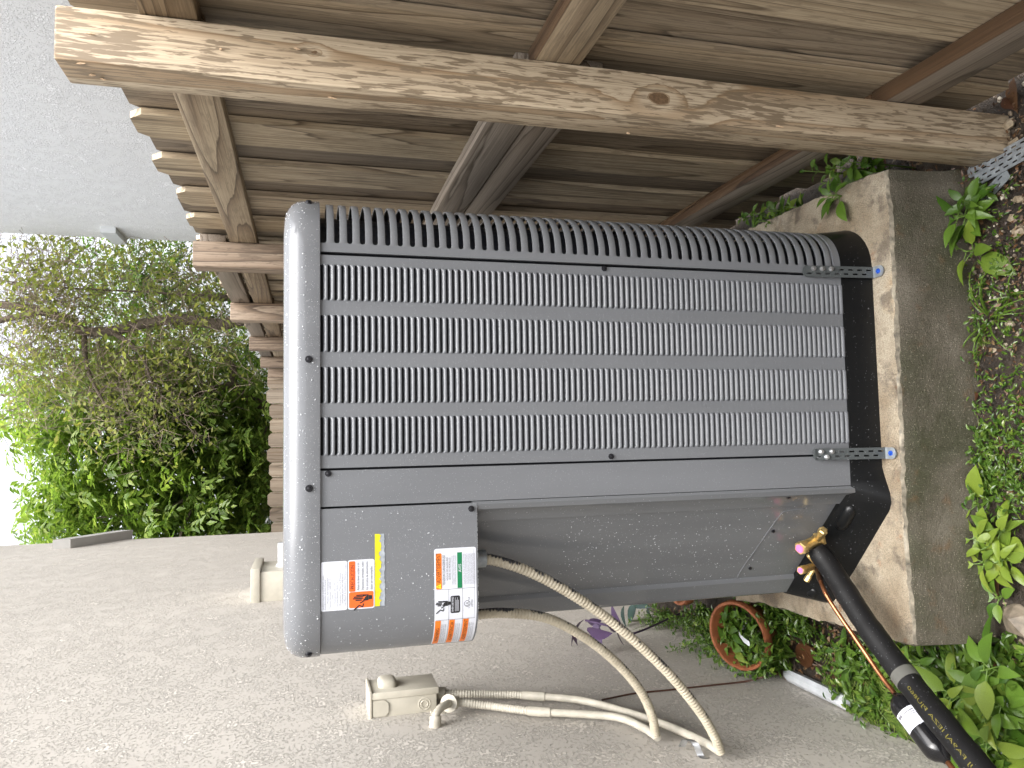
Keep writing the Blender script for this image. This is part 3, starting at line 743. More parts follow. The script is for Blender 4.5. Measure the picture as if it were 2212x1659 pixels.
def build_labels():
    O0, O1, O2 = .0027, .0031, .0035
    def z(x): return aY(x/1.82278, 1200, YF-.002).z
    def sx(x, y): return aY(x/1.82278, y/1.82278, YF-.002).x
    # white data plate
    s0, s1 = sx(1310, 2405), sx(1310, 2211); z1, z0 = z(1264), z(1366)
    b = MB(); plate(b, s0, s1, z0, z1, O0, .003); lab = acb(b, 'data_label', M['white'])
    lab['label'] = 'white data label with small print'
    H = z1-z0; Wd = s1-s0; b = MB()
    rows = [(.03, .90, .70), (.02, .82, .62), (.16, .72, .52), (.05, .63, .60), (.25, .54, .12), (.15, .45, .42), (.06, .36, .52), (.10, .25, .66), (.14, .15, .60), (.08, .06, .86)]
    for t, (x, y, wd) in zip(T_DATA, rows): write(b, t, s0+Wd*x, z0+H*y, H*.055, Wd*wd, O2)
    acb(b, 'lettering', M['inkgrey'])
    # precaution label
    s0, s1 = sx(1420, 2397), sx(1420, 2203); z1, z0 = z(1368.5), z(1474); H = z1-z0; Wd = s1-s0
    b = MB(); plate(b, s0, s1, z0, z1, O0, .004); lab = acb(b, 'precaution_label', M['white']); lab['label'] = 'orange and white precaution label'
    m_ = Wd*.025; sm = s0+Wd*.35
    b = MB(); plate(b, s0+m_, sm, z0+m_, z1-m_, O1, .003); acb(b, 'orange_field', M['orange'])
    b = MB(); plate(b, sm+.0008, s1-m_, z0+H*.72, z1-m_, O1, .002); acb(b, 'orange_field', M['orange'])
    b = MB(); write(b, '¡ PRECAUCION !', sm+Wd*.02, z0+H*.755, H*.15, Wd*.57, O2)
    for i, t in enumerate(T_PRE): write(b, t, sm+Wd*.03, z0+H*(.575-.165*i), H*.095, Wd*(.56, .58, .575, .48)[i], O2)
    hand(b, s0+Wd*.185, z0+H*.47, H*.40, O2); acb(b, 'lettering', M['ink'])
    b = MB(); bolt(b, s0+Wd*.215, z0+H*.38, H*.2, O2+.0004); acb(b, 'bolt_mark', M['orange'])
    # torn yellow strip
    s0, s1 = sx(1490, 2386), sx(1490, 2102); z1, zm, z0 = z(1476), z(1496), z(1515)
    rnd = random.Random(5); n = 40; up = []; lowr = []
    for k in range(n+1):
        s = s0+(s1-s0)*k/n
        up.append((s, zm+rnd.uniform(-.003, .0025))); lowr.append((s, z0+rnd.uniform(-.0008, .0012)))
    b = MB(); b.grid([[per(s, O1)+Vector((0, 0, zz)) for s, zz in up], [per(s, O1)+Vector((0, 0, z1)) for s, _ in up]]); lab = acb(b, 'torn_label', M['yellow']); lab['label'] = 'torn yellow label strip with paper residue'
    b = MB(); b.grid([[per(s, O0)+Vector((0, 0, zz)) for s, zz in lowr], [per(s, O0)+Vector((0, 0, z1-.002)) for s, _ in lowr]]); acb(b, 'label_residue', M['adhesive'])
    # big warning label wrapped on the left corner
    s1 = sx(1790, 2157); s0 = XL+RC-RC*1.12; z1, z0 = z(1709), z(1874); H = z1-z0
    b = MB(); plate(b, s0, s1, z0, z1, O0, .004); lab = acb(b, 'warning_label', M['white']); lab['label'] = 'large warning label wrapped round the left corner'
    a1 = sx(1790, 2318); a2 = sx(1790, 2440)        # column borders
    W1 = s1-a1; W2_ = a1-a2; W3 = a2-s0
    e = .003
    amber = MB(); grn = MB(); ink = MB(); grey = MB(); wh = MB(); tri = MB(); blk = MB()
    plate(amber, a1+.001, s1-e*3, z1-H*.175, z1-e, O1, .002); acb(amber, 'orange_field', M['orange2'])
    write(ink, 'ADVERTISSEMENT', a1+W1*.17, z1-H*.145, H*.105, W1*.72, O2)
    flat(tri, [(a1+W1*.02, z1-H*.155), (a1+W1*.14, z1-H*.155), (a1+W1*.08, z1-H*.03)], O2); write(ink, '!', 0, z1-H*.145, H*.075, None, O2+.0003, a1+W1*.08)
    write(ink, 'TENSION DANGEREUSE', a1+W1*.10, z1-H*.255, H*.062, W1*.74, O2)
    write(ink, 'RISQUE DES BLESSURES', a1+W1*.22, z1-H*.325, H*.042, W1*.56, O2); write(ink, 'GRAVES OU MORTELLES.', a1+W1*.22, z1-H*.385, H*.042, W1*.56, O2)
    for i, t in enumerate(T_ADV): write(grey, t, a1+W1*.10, z1-H*(.435+.038*i), H*.026, W1*.72, O2)
    plate(grn, a1+.001, s1-e*3, z1-H*.66, z1-H*.545, O1); write(wh, 'AVIS', 0, z1-H*.64, H*.075, W1*.2, O2, (a1+s1)/2)
    for i, t in enumerate(T_AVIS): write(grey, t, a1+W1*.09, z1-H*(.715+.036*i), H*.025, W1*.76, O2)
    for zz in (.335, .665):
        plate(ink, s0+.004, a1, z1-H*zz-.0003, z1-H*zz+.0003, O1)
    for s in (a1, a2): plate(ink, s-.0003, s+.0003, z0+.003, z1-.003, O1)
    plate(ink, a2, s1-.004, z0+H*.05, z0+H*.05+.0004, O1)
    hand(ink, a2+W2_*.5, z1-H*.19, H*.20, O2); bolt(wh, a2+W2_*.54, z1-H*.20, H*.09, O2+.0004)
    plate(blk, a2+W2_*.22, a1-W2_*.22, z1-H*.60, z1-H*.375, O1, .003)
    write(wh, 'AHRI', a2+W2_*.27, z1-H*.445, H*.05, W2_*.16, O2); write(wh, 'CERTIFIED', a2+W2_*.45, z1-H*.445, H*.045, W2_*.30, O2)
    for i in range(4): plate(wh, a2+W2_*.28, a1-W2_*(.28+.08*(i % 2)), z1-H*(.49+.025*i), z1-H*(.49+.025*i)+.0006, O2)
    cx, cz, r0 = (a1+a2)/2, z1-H*.77, H*.072; k = 24
    for j in range(k):
        t0, t1 = 6.2832*j/k, 6.2832*(j+1)/k
        flat(ink, [(cx+r0*math.cos(t0), cz+r0*math.sin(t0)), (cx+r0*math.cos(t1), cz+r0*math.sin(t1)), (cx+r0*.86*math.cos(t1), cz+r0*.86*math.sin(t1)), (cx+r0*.86*math.cos(t0), cz+r0*.86*math.sin(t0))], O2)
    write(ink, 'UL', 0, cz-H*.03, H*.062, None, O2, cx); write(ink, 'C', 0, cz-H*.06, H*.045, None, O2, cx-r0*1.3); write(ink, 'US', 0, cz-H*.06, H*.045, None, O2, cx+r0*1.6); write(ink, 'LISTED', 0, cz-H*.135, H*.042, None, O2, cx)
    acb(grey, 'small_print', M['inkgrey']); grey = MB()
    for i, t in enumerate(('WARNING', 'ADVERTENCIA', 'ADVERTISSEMENT')):
        zt = z1-H*(.01+.33*i); amber = MB(); plate(amber, s0+.004, a2-.0008, zt-H*.145, zt-.001, O1); acb(amber, 'orange_field', M['orange2']); write(ink, t, s0+W3*.22, zt-H*.12, H*.085, W3*(.55, .72, .76)[i], O2)
        for q in range(3): write(grey, T_WARN[q % 2], s0+W3*.12, zt-H*(.19+.042*q), H*.027, W3*.76, O2)
    for bb, n_, mt in ((grn, 'green_field', 'green'), (ink, 'lettering', 'ink'), (grey, 'small_print', 'inkgrey'), (wh, 'white_marks', 'white'), (tri, 'warning_triangle', 'triyellow'), (blk, 'certification_badge', 'ink')): acb(bb, n_, M[mt])
def hand(b, s, z, h, off):
    """electric-shock hand: sleeve, palm, four fingers and thumb, jagged lead"""
    k = h/1.0
    def P(l): flat(b, [(s+x*k, z+y*k) for x, y in l], off)
    P([(.0, -.95), (.35, -.95), (.38, -.62), (-.02, -.62)]); P([(-.10, -.60), (.46, -.60), (.50, -.02), (-.10, -.02)])
    for i, top in enumerate((.62, .85, .78, .55)): P([(-.09+.155*i, 0), (.03+.155*i, 0), (.03+.155*i, top), (-.09+.155*i, top)])
    P([(-.12, -.30), (-.12, -.05), (-.26, .22), (-.36, .16)])
    P([(-.98, .72), (-.86, .80), (-.45, .30), (-.55, .22)]); P([(-.72, -.02), (-.60, -.08), (-.45, .28), (-.55, .30)]); P([(-.72, -.02), (-.66, -.12), (-.36, -.18), (-.36, -.06)])
def bolt(b, s, z, h, off):
    P = [(-.5, .45), (-.2, .5), (-.05, .1), (.05, .35), (.25, .3), (.45, -.5), (.15, .0), (.02, -.1), (-.15, .15), (-.25, .2)]
    flat(b, [(s+x*h, z+y*h) for x, y in P], off)
build_labels()

# ================================================================== SLAB
def build_slab():
    ztop = .21
    px = [(1976, 1396), (1955, 1200), (1946, 1000), (1940, 850), (1930, 650), (1922, 480), (1911, 366)]
    outline = []
    def add(p, q, n, jit):
        for k in range(n):
            t = k/n; v = p+(q-p)*t
            outline.append(Vector((v.x+random.uniform(-jit, jit), v.y+random.uniform(-jit, jit), 0)))
    pts = [aZ(x, y, ztop) for x, y in px]
    right = [aZ(x/1.82278, y/1.82278, ztop) for x, y in ((3428, 685), (3346, 720), (3221, 774), (3150, 806))] + [Vector((.61, 2.5, 0)), Vector((-.5, 2.5, 0))]
    left = [Vector((-.49, 2.15, 0)), aZ(2900/1.82278, 2366/1.82278, ztop), aZ(2992/1.82278, 2374/1.82278, ztop), aZ(3174/1.82278, 2429/1.82278, ztop), aZ(3520/1.82278, 2526/1.82278, ztop)]
    allp = pts+right+left
    for i in range(len(allp)): add(allp[i], allp[(i+1) % len(allp)], max(3, int((allp[(i+1) % len(allp)]-allp[i]).length/.012)), .0025)
    b = MB(); rows = []
    cx, cy = .05, 1.95
    for (z, sc, jit) in ((-.08, .02, .008), (.0, .018, .010), (.05, .012, .008), (.10, .006, .006), (.16, .003, .004), (.200, .001, .002)):
        r = []
        for p in outline:
            d = Vector((p.x-cx, p.y-cy, 0)).normalized(); j = jit*mnoise.noise(Vector((p.x*14, p.y*14, z*12)))
            r.append((p.x+d.x*(sc+j), p.y+d.y*(sc+j), z+ (.004*mnoise.noise(Vector((p.x*30, p.y*30, 1))) if z > .19 else 0)))
        rows.append(r)
    b.cur = 1; b.grid(rows, True)
    n0 = len(b.v)-len(outline)
    b.cur = 0
    r2 = [(p.x+(cx-p.x)*(.006+.008*mnoise.noise(Vector((p.x*25, p.y*25, 9)))), p.y+(cy-p.y)*(.006+.008*mnoise.noise(Vector((p.x*25, p.y*25, 9)))), ztop-.001+.003*mnoise.noise(Vector((p.x*20, p.y*20, 5)))) for p in outline]
    k = len(b.v); b.v += r2; n = len(outline); b.cur = 2
    for j in range(n): b.face((n0+j, n0+(j+1) % n, k+(j+1) % n, k+j))
    r3 = [(p.x+(cx-p.x)*.10, p.y+(cy-p.y)*.10, ztop) for p in outline]; k2 = len(b.v); b.v += r3; b.cur = 0
    for j in range(n): b.face((k+j, k+(j+1) % n, k2+(j+1) % n, k2+j))
    b.face([k2+j for j in range(n)])
    o = b.build('concrete_slab', [M['conc'], M['concside'], M['concedge']], None, True, 55)
    tag(o, 'thick rough concrete slab with mossy dark side under the air conditioner', 'slab')
build_slab()

# ================================================================== TIE-DOWN STRAPS
def perforated(b, w, h, slots, t, Mx):
    us = sorted(set([-w/2, w/2]+[u for s in slots for u in s[:2]])); vs = sorted(set([0, h]+[v for s in slots for v in s[2:]]))
    def hole(u, v): return any(s[0] < u < s[1] and s[2] < v < s[3] for s in slots)
    for i in range(len(us)-1):
        for j in range(len(vs)-1):
            if hole((us[i]+us[i+1])/2, (vs[j]+vs[j+1])/2): continue
            b.box((us[i], vs[j], 0), (us[i+1], vs[j+1], t), Mx)
def slotrows(w, h, n, p, v0):
    o = []
    for k in range(n):
        o.append((w*.12, w*.26, v0+k*p, v0+k*p+p*.55)); o.append((-w*.26, -w*.12, v0+k*p+p*.5, v0+k*p+p*1.05))
    return o
def build_straps():
    for i, (xc, ytop, ybot, zt, bolts, lab) in enumerate(((1823, 586, 592, 1732, ((.006, .155), (.006, .133), (.006, .110)), 'dark perforated hold-down strap below the slotted corner guard, three bolts in line'),
                                             (1850, 982, 984, 1755, ((.006, .158), (.006, .132), (-.006, .145)), 'dark perforated hold-down strap below the service panel, three bolts in a triangle'))):
        T = aY(zt, ytop, 1.496); F = aZ(1898 + i*27, ybot, .213); w_ = .0262
        t = thing('hold_down_strap', lab, 'strap', (T.x, F.y, .21), 'straps holding the unit to the slab')
        bot = Vector((T.x, F.y+.016, .2145)); top = Vector((T.x, 1.4935, T.z)); up = (top-bot); h = up.length; up.normalize(); n = Vector((1, 0, 0)).cross(up)
        Mx = Matrix(((1, up.x, n.x, bot.x), (0, up.y, n.y, bot.y), (0, up.z, n.z, bot.z), (0, 0, 0, 1)))
        Mx = Matrix.Translation(-Vector(t.location)) @ Mx
        b = MB(); perforated(b, w_, h-.010, slotrows(w_, h, 7, .0235, .006), .002, Mx)
        b.prism([(w_/2*math.cos(a), h-.010+w_/2*.8*math.sin(a)) for a in [R_(x) for x in range(0, 181, 18)]], 0, .002, Mx)
        b.build('plate', M['strap'], t)
        b = MB(); foot = Matrix.Translation((0, F.y+.017-t.location.y, .0035))
        b.prism([(-w_/2, 0), (w_/2*-1, -.022)]+[(w_/2*math.cos(R_(a)), -.022+w_/2*math.sin(R_(a))) for a in range(180, 361, 20)]+[(w_/2, 0)], 0, .0025, foot); b.build('foot', M['galv'], t)
        b = MB(); b.tube([foot @ Vector((0, -.02, .0025)), foot @ Vector((0, -.02, .005))], .0062, 6); b.tube([foot @ Vector((0, -.02, .0048)), foot @ Vector((0, -.02, .0075))], [.005, .0035], 8); b.build('anchor_screw', M['blue'], t)
        for (u, v) in bolts:
            P = Mx @ Vector((u, v, .002)); nn = n
            q = nn.to_track_quat('Z', 'Y').to_matrix().to_4x4(); TT = Matrix.Translation(P) @ q
            b = MB(); b.tube([TT @ Vector((0, 0, -.003)), TT @ Vector((0, 0, .0012))], .0062, 12); b.tube([TT @ Vector((0, 0, .001)), TT @ Vector((0, 0, .0055)), TT @ Vector((0, 0, .0062))], [.0046, .0046, .0036], 6); b.build('bolt', M['zinc'], t)
build_straps()

# ================================================================== PIPES
def aq(x, y, q): return CAM + ray(x, y)*q
def build_pipes():
    # insulated suction line
    p = [aq(1762, 1186, 1.822), aq(1790, 1222, 1.795), aq(1870, 1346, 1.675), aq(1960, 1468, 1.555), aq(2050, 1580, 1.43)]
    dd = (p[-1]-p[-2]).normalized(); k = (WALLX+.004-p[-1].x)/dd.x; p.append(p[-1]+dd*k*.5); p.append(p[-1]+dd*k*.5)
    pts = resample(bez(p, 10), .012)
    b = MB(); rr = [.0255+.0006*math.sin(i*.7)+.0005*random.uniform(-1, 1) for i in range(len(pts))]; rr[0] = .021; rr[1] = .0245
    b.tube(pts, rr, 24); o = b.build('insulated_pipe', M['foam'], None, True, 50)
    tag(o, 'thick black foam insulated pipe running from the brass valve to the wall', 'pipe')
    j = min(range(len(pts)), key=lambda i: (pts[i]-aq(1955, 1468, 1.556)).length)
    b = MB(); b.tube(pts[j-1:j+2], [.0268]*3, 24); tp = b.build('tape_wrap', M['tape'], o, True, 50)
    # yellow print along the foam
    vs, fs, wd = _font[T_PIPE]; b = MB(); st = 14*.012; seg = pts[j+3:]; cum = [0]
    for a_, c_ in zip(seg, seg[1:]): cum.append(cum[-1]+(c_-a_).length)
    Lt = .30; hh = .0072
    def onpipe(x, y):
        x = min(max(x, 0), cum[-1]-1e-4); i = max(i for i in range(len(cum)) if cum[i] <= x); i = min(i, len(seg)-2)
        t = (seg[i+1]-seg[i]).normalized(); c = seg[i]+t*(x-cum[i]); toc = (CAM+Vector((-.25, 0, 0))-c); toc = (toc-t*toc.dot(t)).normalized(); sd = t.cross(toc)
        a = y/.026; return c+(toc*math.cos(a)+sd*math.sin(a))*.0272
    n = len(b.v); b.v += [tuple(onpipe(Lt-x*Lt/wd, (y-.35)*hh*1.3*-1 + .004)) for x, y in vs]
    for f in fs: b.face([n+i for i in f])
    b.build('printed_lettering', M['printyellow'], o)
    # liquid line
    q = [VS+Vector((.0, .0, 0)), aq(1778, 1270, 1.79), aq(1799, 1308, 1.76), aq(1858, 1394, 1.695), aq(1903, 1460, 1.64), aq(1934, 1500, 1.60)]
    c = resample(bez(q, 10), .008)
    t = thing('copper_pipe', 'thin bare copper pipe from the small brass valve to the black canister', 'pipe', tuple(q[2]))
    off = Matrix.Translation(-q[2])
    def tb(pp, r, name, mat): 
        b = MB(); b.tube([off @ x for x in pp], r, 12); return b.build(name, mat, t, True, 50)
    k = int(len(c)*.20); tb(c[:k+1], .0058, 'joint', M['burnt']); tb(c[k:], .0050, 'tube', M['copper'])
    tb(c[k-2:k+3], [.0058, .0068, .007, .0066, .0055], 'solder_collar', M['burnt'])
    # link between the two valves
    b = MB(); e0 = aP(1747, 1200, DIAG0+DIAGN*.04, DIAGN); e1 = aP(1766, 1222, DIAG0+DIAGN*.03, DIAGN); b.tube([e0, e1], .0055, 10); acb(b, 'valve_stub', M['brass'], None, True)
    # filter drier
    a0 = q[-1]; ax = (q[-1]-q[-2]).normalized(); t = thing('filter_drier', 'glossy black filter drier canister with white sticker beside the insulated pipe', 'canister', tuple(a0))
    st = [(0, .006), (.004, .010), (.012, .020), (.022, .0265), (.03, .028), (.125, .028), (.133, .0265), (.143, .020), (.151, .010), (.156, .007)]
    b = MB(); b.tube([ax*x for x, r in st], [r for x, r in st], 28); b.build('canister', M['drier'], t, True, 60)
    b = MB(); b.tube([ax*x for x in (.152, .19, .24, .40)], [.0055]*4, 10); b.build('outlet_tube', M['copper'], t, True)
    side = (CAM+Vector((-.55, 0, .3))-a0); side = (side-ax*side.dot(ax)).normalized(); sd = ax.cross(side)
    def cyl(x, an, r): return ax*x+(side*math.cos(an)+sd*math.sin(an))*r
    b = MB(); b.grid([[cyl(x, R_(a), .0284) for a in range(-50, 51, 10)] for x in (.045, .085)]); st_ = b.build('sticker', M['white'], t, True)
    b = MB()
    for x0, x1, a0_, a1_ in ((.052, .0545, -40, 5), (.057, .0585, -40, 10), (.061, .0625, -40, 0), (.050, .056, 15, 42)):
        b.grid([[cyl(x, R_(a0_+(a1_-a0_)*k/5), .0288) for k in range(6)] for x in (x0, x1)])
    b.build('sticker_print', M['inkgrey'], st_)
build_pipes()

# ================================================================== ELECTRICAL
def ribbed(b, pts, r, pitch=.0084, amp=.0019, n=14):
    P = resample(pts, pitch/4); rr = [r+amp*(0, 1, 1, 0)[i % 4] for i in range(len(P))]; b.tube(P, rr, n)
def build_electrics():
    # conduit whips
    px1 = [(1030, 1207), (1075, 1212), (1150, 1238), (1245, 1290), (1340, 1358), (1440, 1450), (1510, 1535), (1543, 1590), (1556, 1624)]
    px2 = [(1020, 1328), (1090, 1324), (1180, 1335), (1260, 1375), (1330, 1430), (1382, 1490), (1408, 1545), (1416, 1588)]
    endY1 = aX(*px1[-1], WALLX+.03).y; endY2 = aX(*px2[-1], WALLX+.03).y
    for (px, y0, y1, lab) in ((px1, 1.575, endY1, 'cream flexible conduit with grey hub arching from the control box, the outer of two'), (px2, 1.66, endY2, 'cream flexible conduit leaving the control box near its back, the inner of two')):
        n = len(px); pts = [aY(x, y, y0+(y1-y0)*(k/(n-1))) for k, (x, y) in enumerate(px)]
        t = thing('flexible_conduit', lab, 'conduit', tuple(pts[0]), 'flexible conduits between unit and wall'); off = -pts[0]
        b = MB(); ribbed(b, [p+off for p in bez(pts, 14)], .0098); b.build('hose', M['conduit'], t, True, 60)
        if px is px1:
            b = MB(); u = Vector((0, 0, -1)); o_ = Vector(pts[0]); base = Vector((o_.x, o_.y, 1.172))+off
            b.tube([base, base+u*.012, base+u*.013, base+u*.034, base+u*.036], [.016, .016, .0185, .0185, .014], 16); b.build('hub_fitting', M['galv'], t, True, 30)
        else:
            b = MB(); base = Vector((pts[0].x, pts[0].y, 1.172))+off; b.tube([base, base-Vector((0, 0, .02))], .015, 14); b.build('hub_fitting', M['black'], t, True, 30)
    # disconnect box
    x0 = WALLX; dep = .066; t = thing('disconnect_box', 'cream painted electrical disconnect box with domed cover mounted on the house wall', 'electrical box', (WALLX, 2.33, 1.13), None)
    y0, y1 = 2.262, 2.385; z0, z1 = 1.132, 1.320
    def lc(v): return (v[0]-WALLX, v[1]-2.33, v[2]-1.13)
    def bx(b, a, c, ch=.002): b.bevbox(lc(a), lc(c), ch)
    b = MB(); bx(b, (x0-.02, y0, z0), (x0+dep-.016, y1, z1)); body = b.build('enclosure', M['boxpaint'], t, True, 40)
    b = MB(); bx(b, (x0+dep-.0155, y0-.004, z0-.006), (x0+dep+.004, y1+.003, z1+.003)); b.build('cover', M['boxpaint'], t, True, 40)
    b = MB(); bx(b, (x0-.018, y0-.006, z1-.001), (x0+dep+.010, y1+.004, z1+.007)); b.build('rain_lip', M['boxpaint'], t, True, 40)
    b = MB(); bm = bmesh.new(); bmesh.ops.create_uvsphere(bm, u_segments=20, v_segments=12, radius=1)
    for v in bm.verts:
        v.co = Vector((math.copysign(abs(v.co.x)**.55, v.co.x)*.024, math.copysign(abs(v.co.y)**.55, v.co.y)*.036, math.copysign(abs(v.co.z)**.55, v.co.z)*.027))
    b.addbm(bm, Matrix.Translation(lc((x0+dep+.004, (y0+y1)/2, 1.270)))); b.build('cover_dome', M['boxpaint'], t, True)
    b = MB(); P = [(x0+.004, z1-.004), (x0+dep-.018, z1-.004), (x0+dep-.018, z1-.036), (x0+dep-.028, z1-.048), (x0+.014, z1-.048), (x0+.004, z1-.040)]
    b.prism([(p[0]-WALLX, p[1]-1.13) for p in P], 2.2605-2.33-.003, 2.2605-2.33+.003, Matrix(((1, 0, 0, 0), (0, 0, 1, 0), (0, 1, 0, 0), (0, 0, 0, 1)))); b.build('side_tab', M['boxpaint'], t)
    b = MB()
    for r, hgt in ((.0175, .0016), (.0105, .0024)):
        c = Vector(lc((x0+.024, y0, 1.168))); pr = [(r-.002, 0), (r-.0015, hgt), (r+.0005, hgt), (r+.001, 0)]
        b.grid([[c+Vector((rr*math.cos(a*.2618), -h_, rr*math.sin(a*.2618))) for a in range(24)] for rr, h_ in pr], True)
    b.build('knockout_ring', M['boxpaint'], t, True)
    b = MB(); bx(b, (x0-.002, y0-.03, z0-.02), (x0+.004, y0+.001, z0+.02), .001); b.build('mounting_flange', M['boxpaint'], t, True, 40)
    # conduits down the wall
    xw = WALLX+.022
    pa = [aX(948, 1497, xw+.01), aX(1000, 1499, xw+.006), aX(1060, 1500, xw), aX(1130, 1502, xw), aX(1250, 1512, xw), aX(1350, 1537, xw), aX(1440, 1567, xw), aX(1520, 1602, xw), aX(1553, 1622, xw+.006)]
    pb = [aX(975, 1517, xw+.012), aX(1010, 1519, xw+.008), aX(1060, 1525, xw), aX(1150, 1536, xw), aX(1270, 1543, xw), aX(1340, 1551, xw), aX(1390, 1572, xw), aX(1420, 1592, xw+.004)]
    for (pp, kk, lab) in ((pa, .42, 'cream wall conduit leaving the disconnect box bottom and ending at the metal clamp'), (pb, .46, 'cream wall conduit with elbow stub ending at the inner flexible hose')):
        c = bez(pp, 12); cut = int(len(c)*kk); o0 = c[0].copy()
        t2 = thing('wall_conduit', lab, 'conduit', tuple(o0), 'conduits painted onto the house wall'); c = [p-o0 for p in c]
        b = MB(); ribbed(b, c[:cut], .0106, .0080, .0018); b.build('ribbed_section', M['conduitwall'], t2, True, 60)
        b = MB(); cc = c[cut-1:]; b.tube(cc, .0108, 14); b.build('smooth_section', M['conduitwall'], t2, True, 60)
        b = MB(); b.tube(c[cut-4:cut+2], .0135, 16); b.build('coupling', M['conduitwall'], t2, True, 40)
        b = MB(); d_ = (c[1]-c[0]).normalized(); b.tube([c[0]-d_*.02, c[0]-d_*.004, c[0]-d_*.002, c[0]+d_*.018, c[0]+d_*.022], [.0155, .0155, .018, .018, .013], 16); b.build('hub_fitting', M['boxpaint'], t2, True, 30)
        if pp is pb:
            # elbow into the wall
            e = [aX(940, 1572, WALLX-.004), aX(940, 1560, WALLX+.012), aX(941, 1546, WALLX+.028), aX(950, 1531, WALLX+.04), aX(964, 1522, WALLX+.042), aX(970, 1519, WALLX+.038)]
            e = [p-o0 for p in e]; b = MB(); b.tube(bez(e, 8), .011, 14); b.build('elbow', M['conduitwall'], t2, True)
            b = MB(); b.tube([e[0], e[1], e[2]], .0165, 16); b.build('wall_socket', M['conduitwall'], t2, True, 40)
            dd = (e[-1]-e[-2]).normalized(); b = MB(); b.tube([e[-1]-dd*.004, e[-1]+dd*.004], .025, 22); b.build('collar', M['conduitwall'], t2, True, 30)
        else:
            b = MB(); P = aX(1512, 1628, WALLX+.002)-o0; pth = bez([P+Vector((0, -.028, .0)), P+Vector((.003, -.014, .006)), P+Vector((.03, -.006, .016)), P+Vector((.034, .012, .03)), P+Vector((.012, .026, .036))], 6)
            rows = [[q+Vector((0, 0, -.0075))+Vector((0, -.003, 0)), q+Vector((0, 0, .0075))+Vector((0, .003, 0))] for q in pth]; b.grid(rows); b.grid([[q+Vector((-.0012, -.0008, 0)) for q in r] for r in rows])
            b.build('clamp', M['zinc'], t2, True)
    b = MB(); w_ = bez([aX(1300, 1512, WALLX+.004), aX(1370, 1498, WALLX+.005), aX(1440, 1491, WALLX+.004), aX(1530, 1481, WALLX+.006), aX(1610, 1472, WALLX+.01), aX(1650, 1462, WALLX+.03)], 8); b.tube(w_, .0028, 8)
    tag(b.build('wire', M['brownwire'], None, True), 'brown wire straggling down the wall behind the flexible conduits', 'wire')
    # far utility box
    t = thing('utility_box', 'large cream utility box with pipe stub on the wall beyond the unit', 'electrical box', (WALLX, 4.2, 1.35))
    A = aX(541, 1302, WALLX); Bx = aY(548, 1228, A.y)
    b = MB(); b.bevbox((-.02, A.y-4.2, 0), (Bx.x-WALLX-.02, A.y-4.2+.34, A.z-1.35-.025), .004); b.build('enclosure', M['boxpaint'], t, True, 40)
    b = MB(); b.bevbox((-.02, A.y-4.2-.012, A.z-1.35-.045), (Bx.x-WALLX, A.y-4.2+.352, A.z-1.35), .005); b.build('lid', M['boxpaint'], t, True, 40)
    b = MB(); zc = aY(606, 1225, A.y+.15).z-1.35; xx = Bx.x-WALLX-.02; b.tube([(xx-.01, A.y-4.05, zc-.02), (xx+.012, A.y-4.05, zc-.02), (xx+.014, A.y-4.05, zc-.02), (xx+.12, A.y-4.05, zc-.02)], [.045, .042, .034, .034], 18); b.build('pipe_stub', M['pvc'], t, True, 40)
    # second post cap like trim omitted: hidden behind the unit
build_electrics()

# ================================================================== VEGETATION
def leaf_rows(Ln, wd, fold=.25, droop=.3, seg=5, tip=1.0):
    """pointed leaf along +Y, folded on its midrib"""
    rows = []
    for i in range(seg+1):
        t = i/seg; wv = wd/2*(math.sin(math.pi*t**.8)**.9 if 0 < t < 1 else 0.02); y = Ln*t; z = -droop*Ln*t*t
        rows.append([(-wv, y, z+fold*wv), (0, y, z), (wv, y, z+fold*wv)])
    return rows
def leaf_mesh(Ln, wd, mat, fold=.3, droop=.35, seg=6, name='leaf'):
    b = MB(); b.grid(leaf_rows(Ln, wd, fold, droop, seg)); me = bpy.data.meshes.new(name); me.from_pydata(b.v, [], b.f); me.materials.append(mat)
    me.polygons.foreach_set('use_smooth', [True]*len(me.polygons)); return me
LM = {}
for key, mt in (('g', 'leafplant'), ('y', 'leafyellow'), ('p', 'purple'), ('k', 'darkleaf'), ('d', 'deadleaf')):
    LM[key] = [leaf_mesh(1, wd, M[mt], fo, dr) for wd, fo, dr in ((.46, .3, .35), (.55, .2, .25), (.40, .4, .5))]
def plant(pos, label, n=9, size=.06, height=.07, key='g', spread=1., rnd=None, cat='plant', group=None, tilt=.0, name='leafy_plant'):
    """leaves on a short stem, each its own part"""
    rnd = rnd or random; t = thing(name, label, cat, tuple(pos), group)
    b = MB(); b.tube([(0, 0, -.01), (.004, .002, height*.5), (tilt*height, 0, height)], [.0022, .0018, .001], 6); b.build('stem', M['stem'], t, True)
    pet = MB()
    for i in range(n):
        f = (i+.5)/n; a = i*2.4+rnd.uniform(-.4, .4); z = height*(.35+.65*f); o = link(rnd.choice(LM[key]), 'leaf', t)
        s = size*rnd.uniform(.7, 1.15)*(1.1-.45*f); pl = s*.25*spread
        base = Vector((tilt*height*f+math.sin(-a)*pl, math.cos(a)*pl, z)); o.location = base
        pet.tube([(tilt*height*f, 0, z-.006), tuple(base)], .0011, 5, False)
        o.scale = (s, s, s); o.rotation_euler = (rnd.uniform(-.1, .55)+.5*f*(1-spread*.5), rnd.uniform(-.3, .3), a)
    pet.build('leaf_stalks', M['stem'], t)
    return t
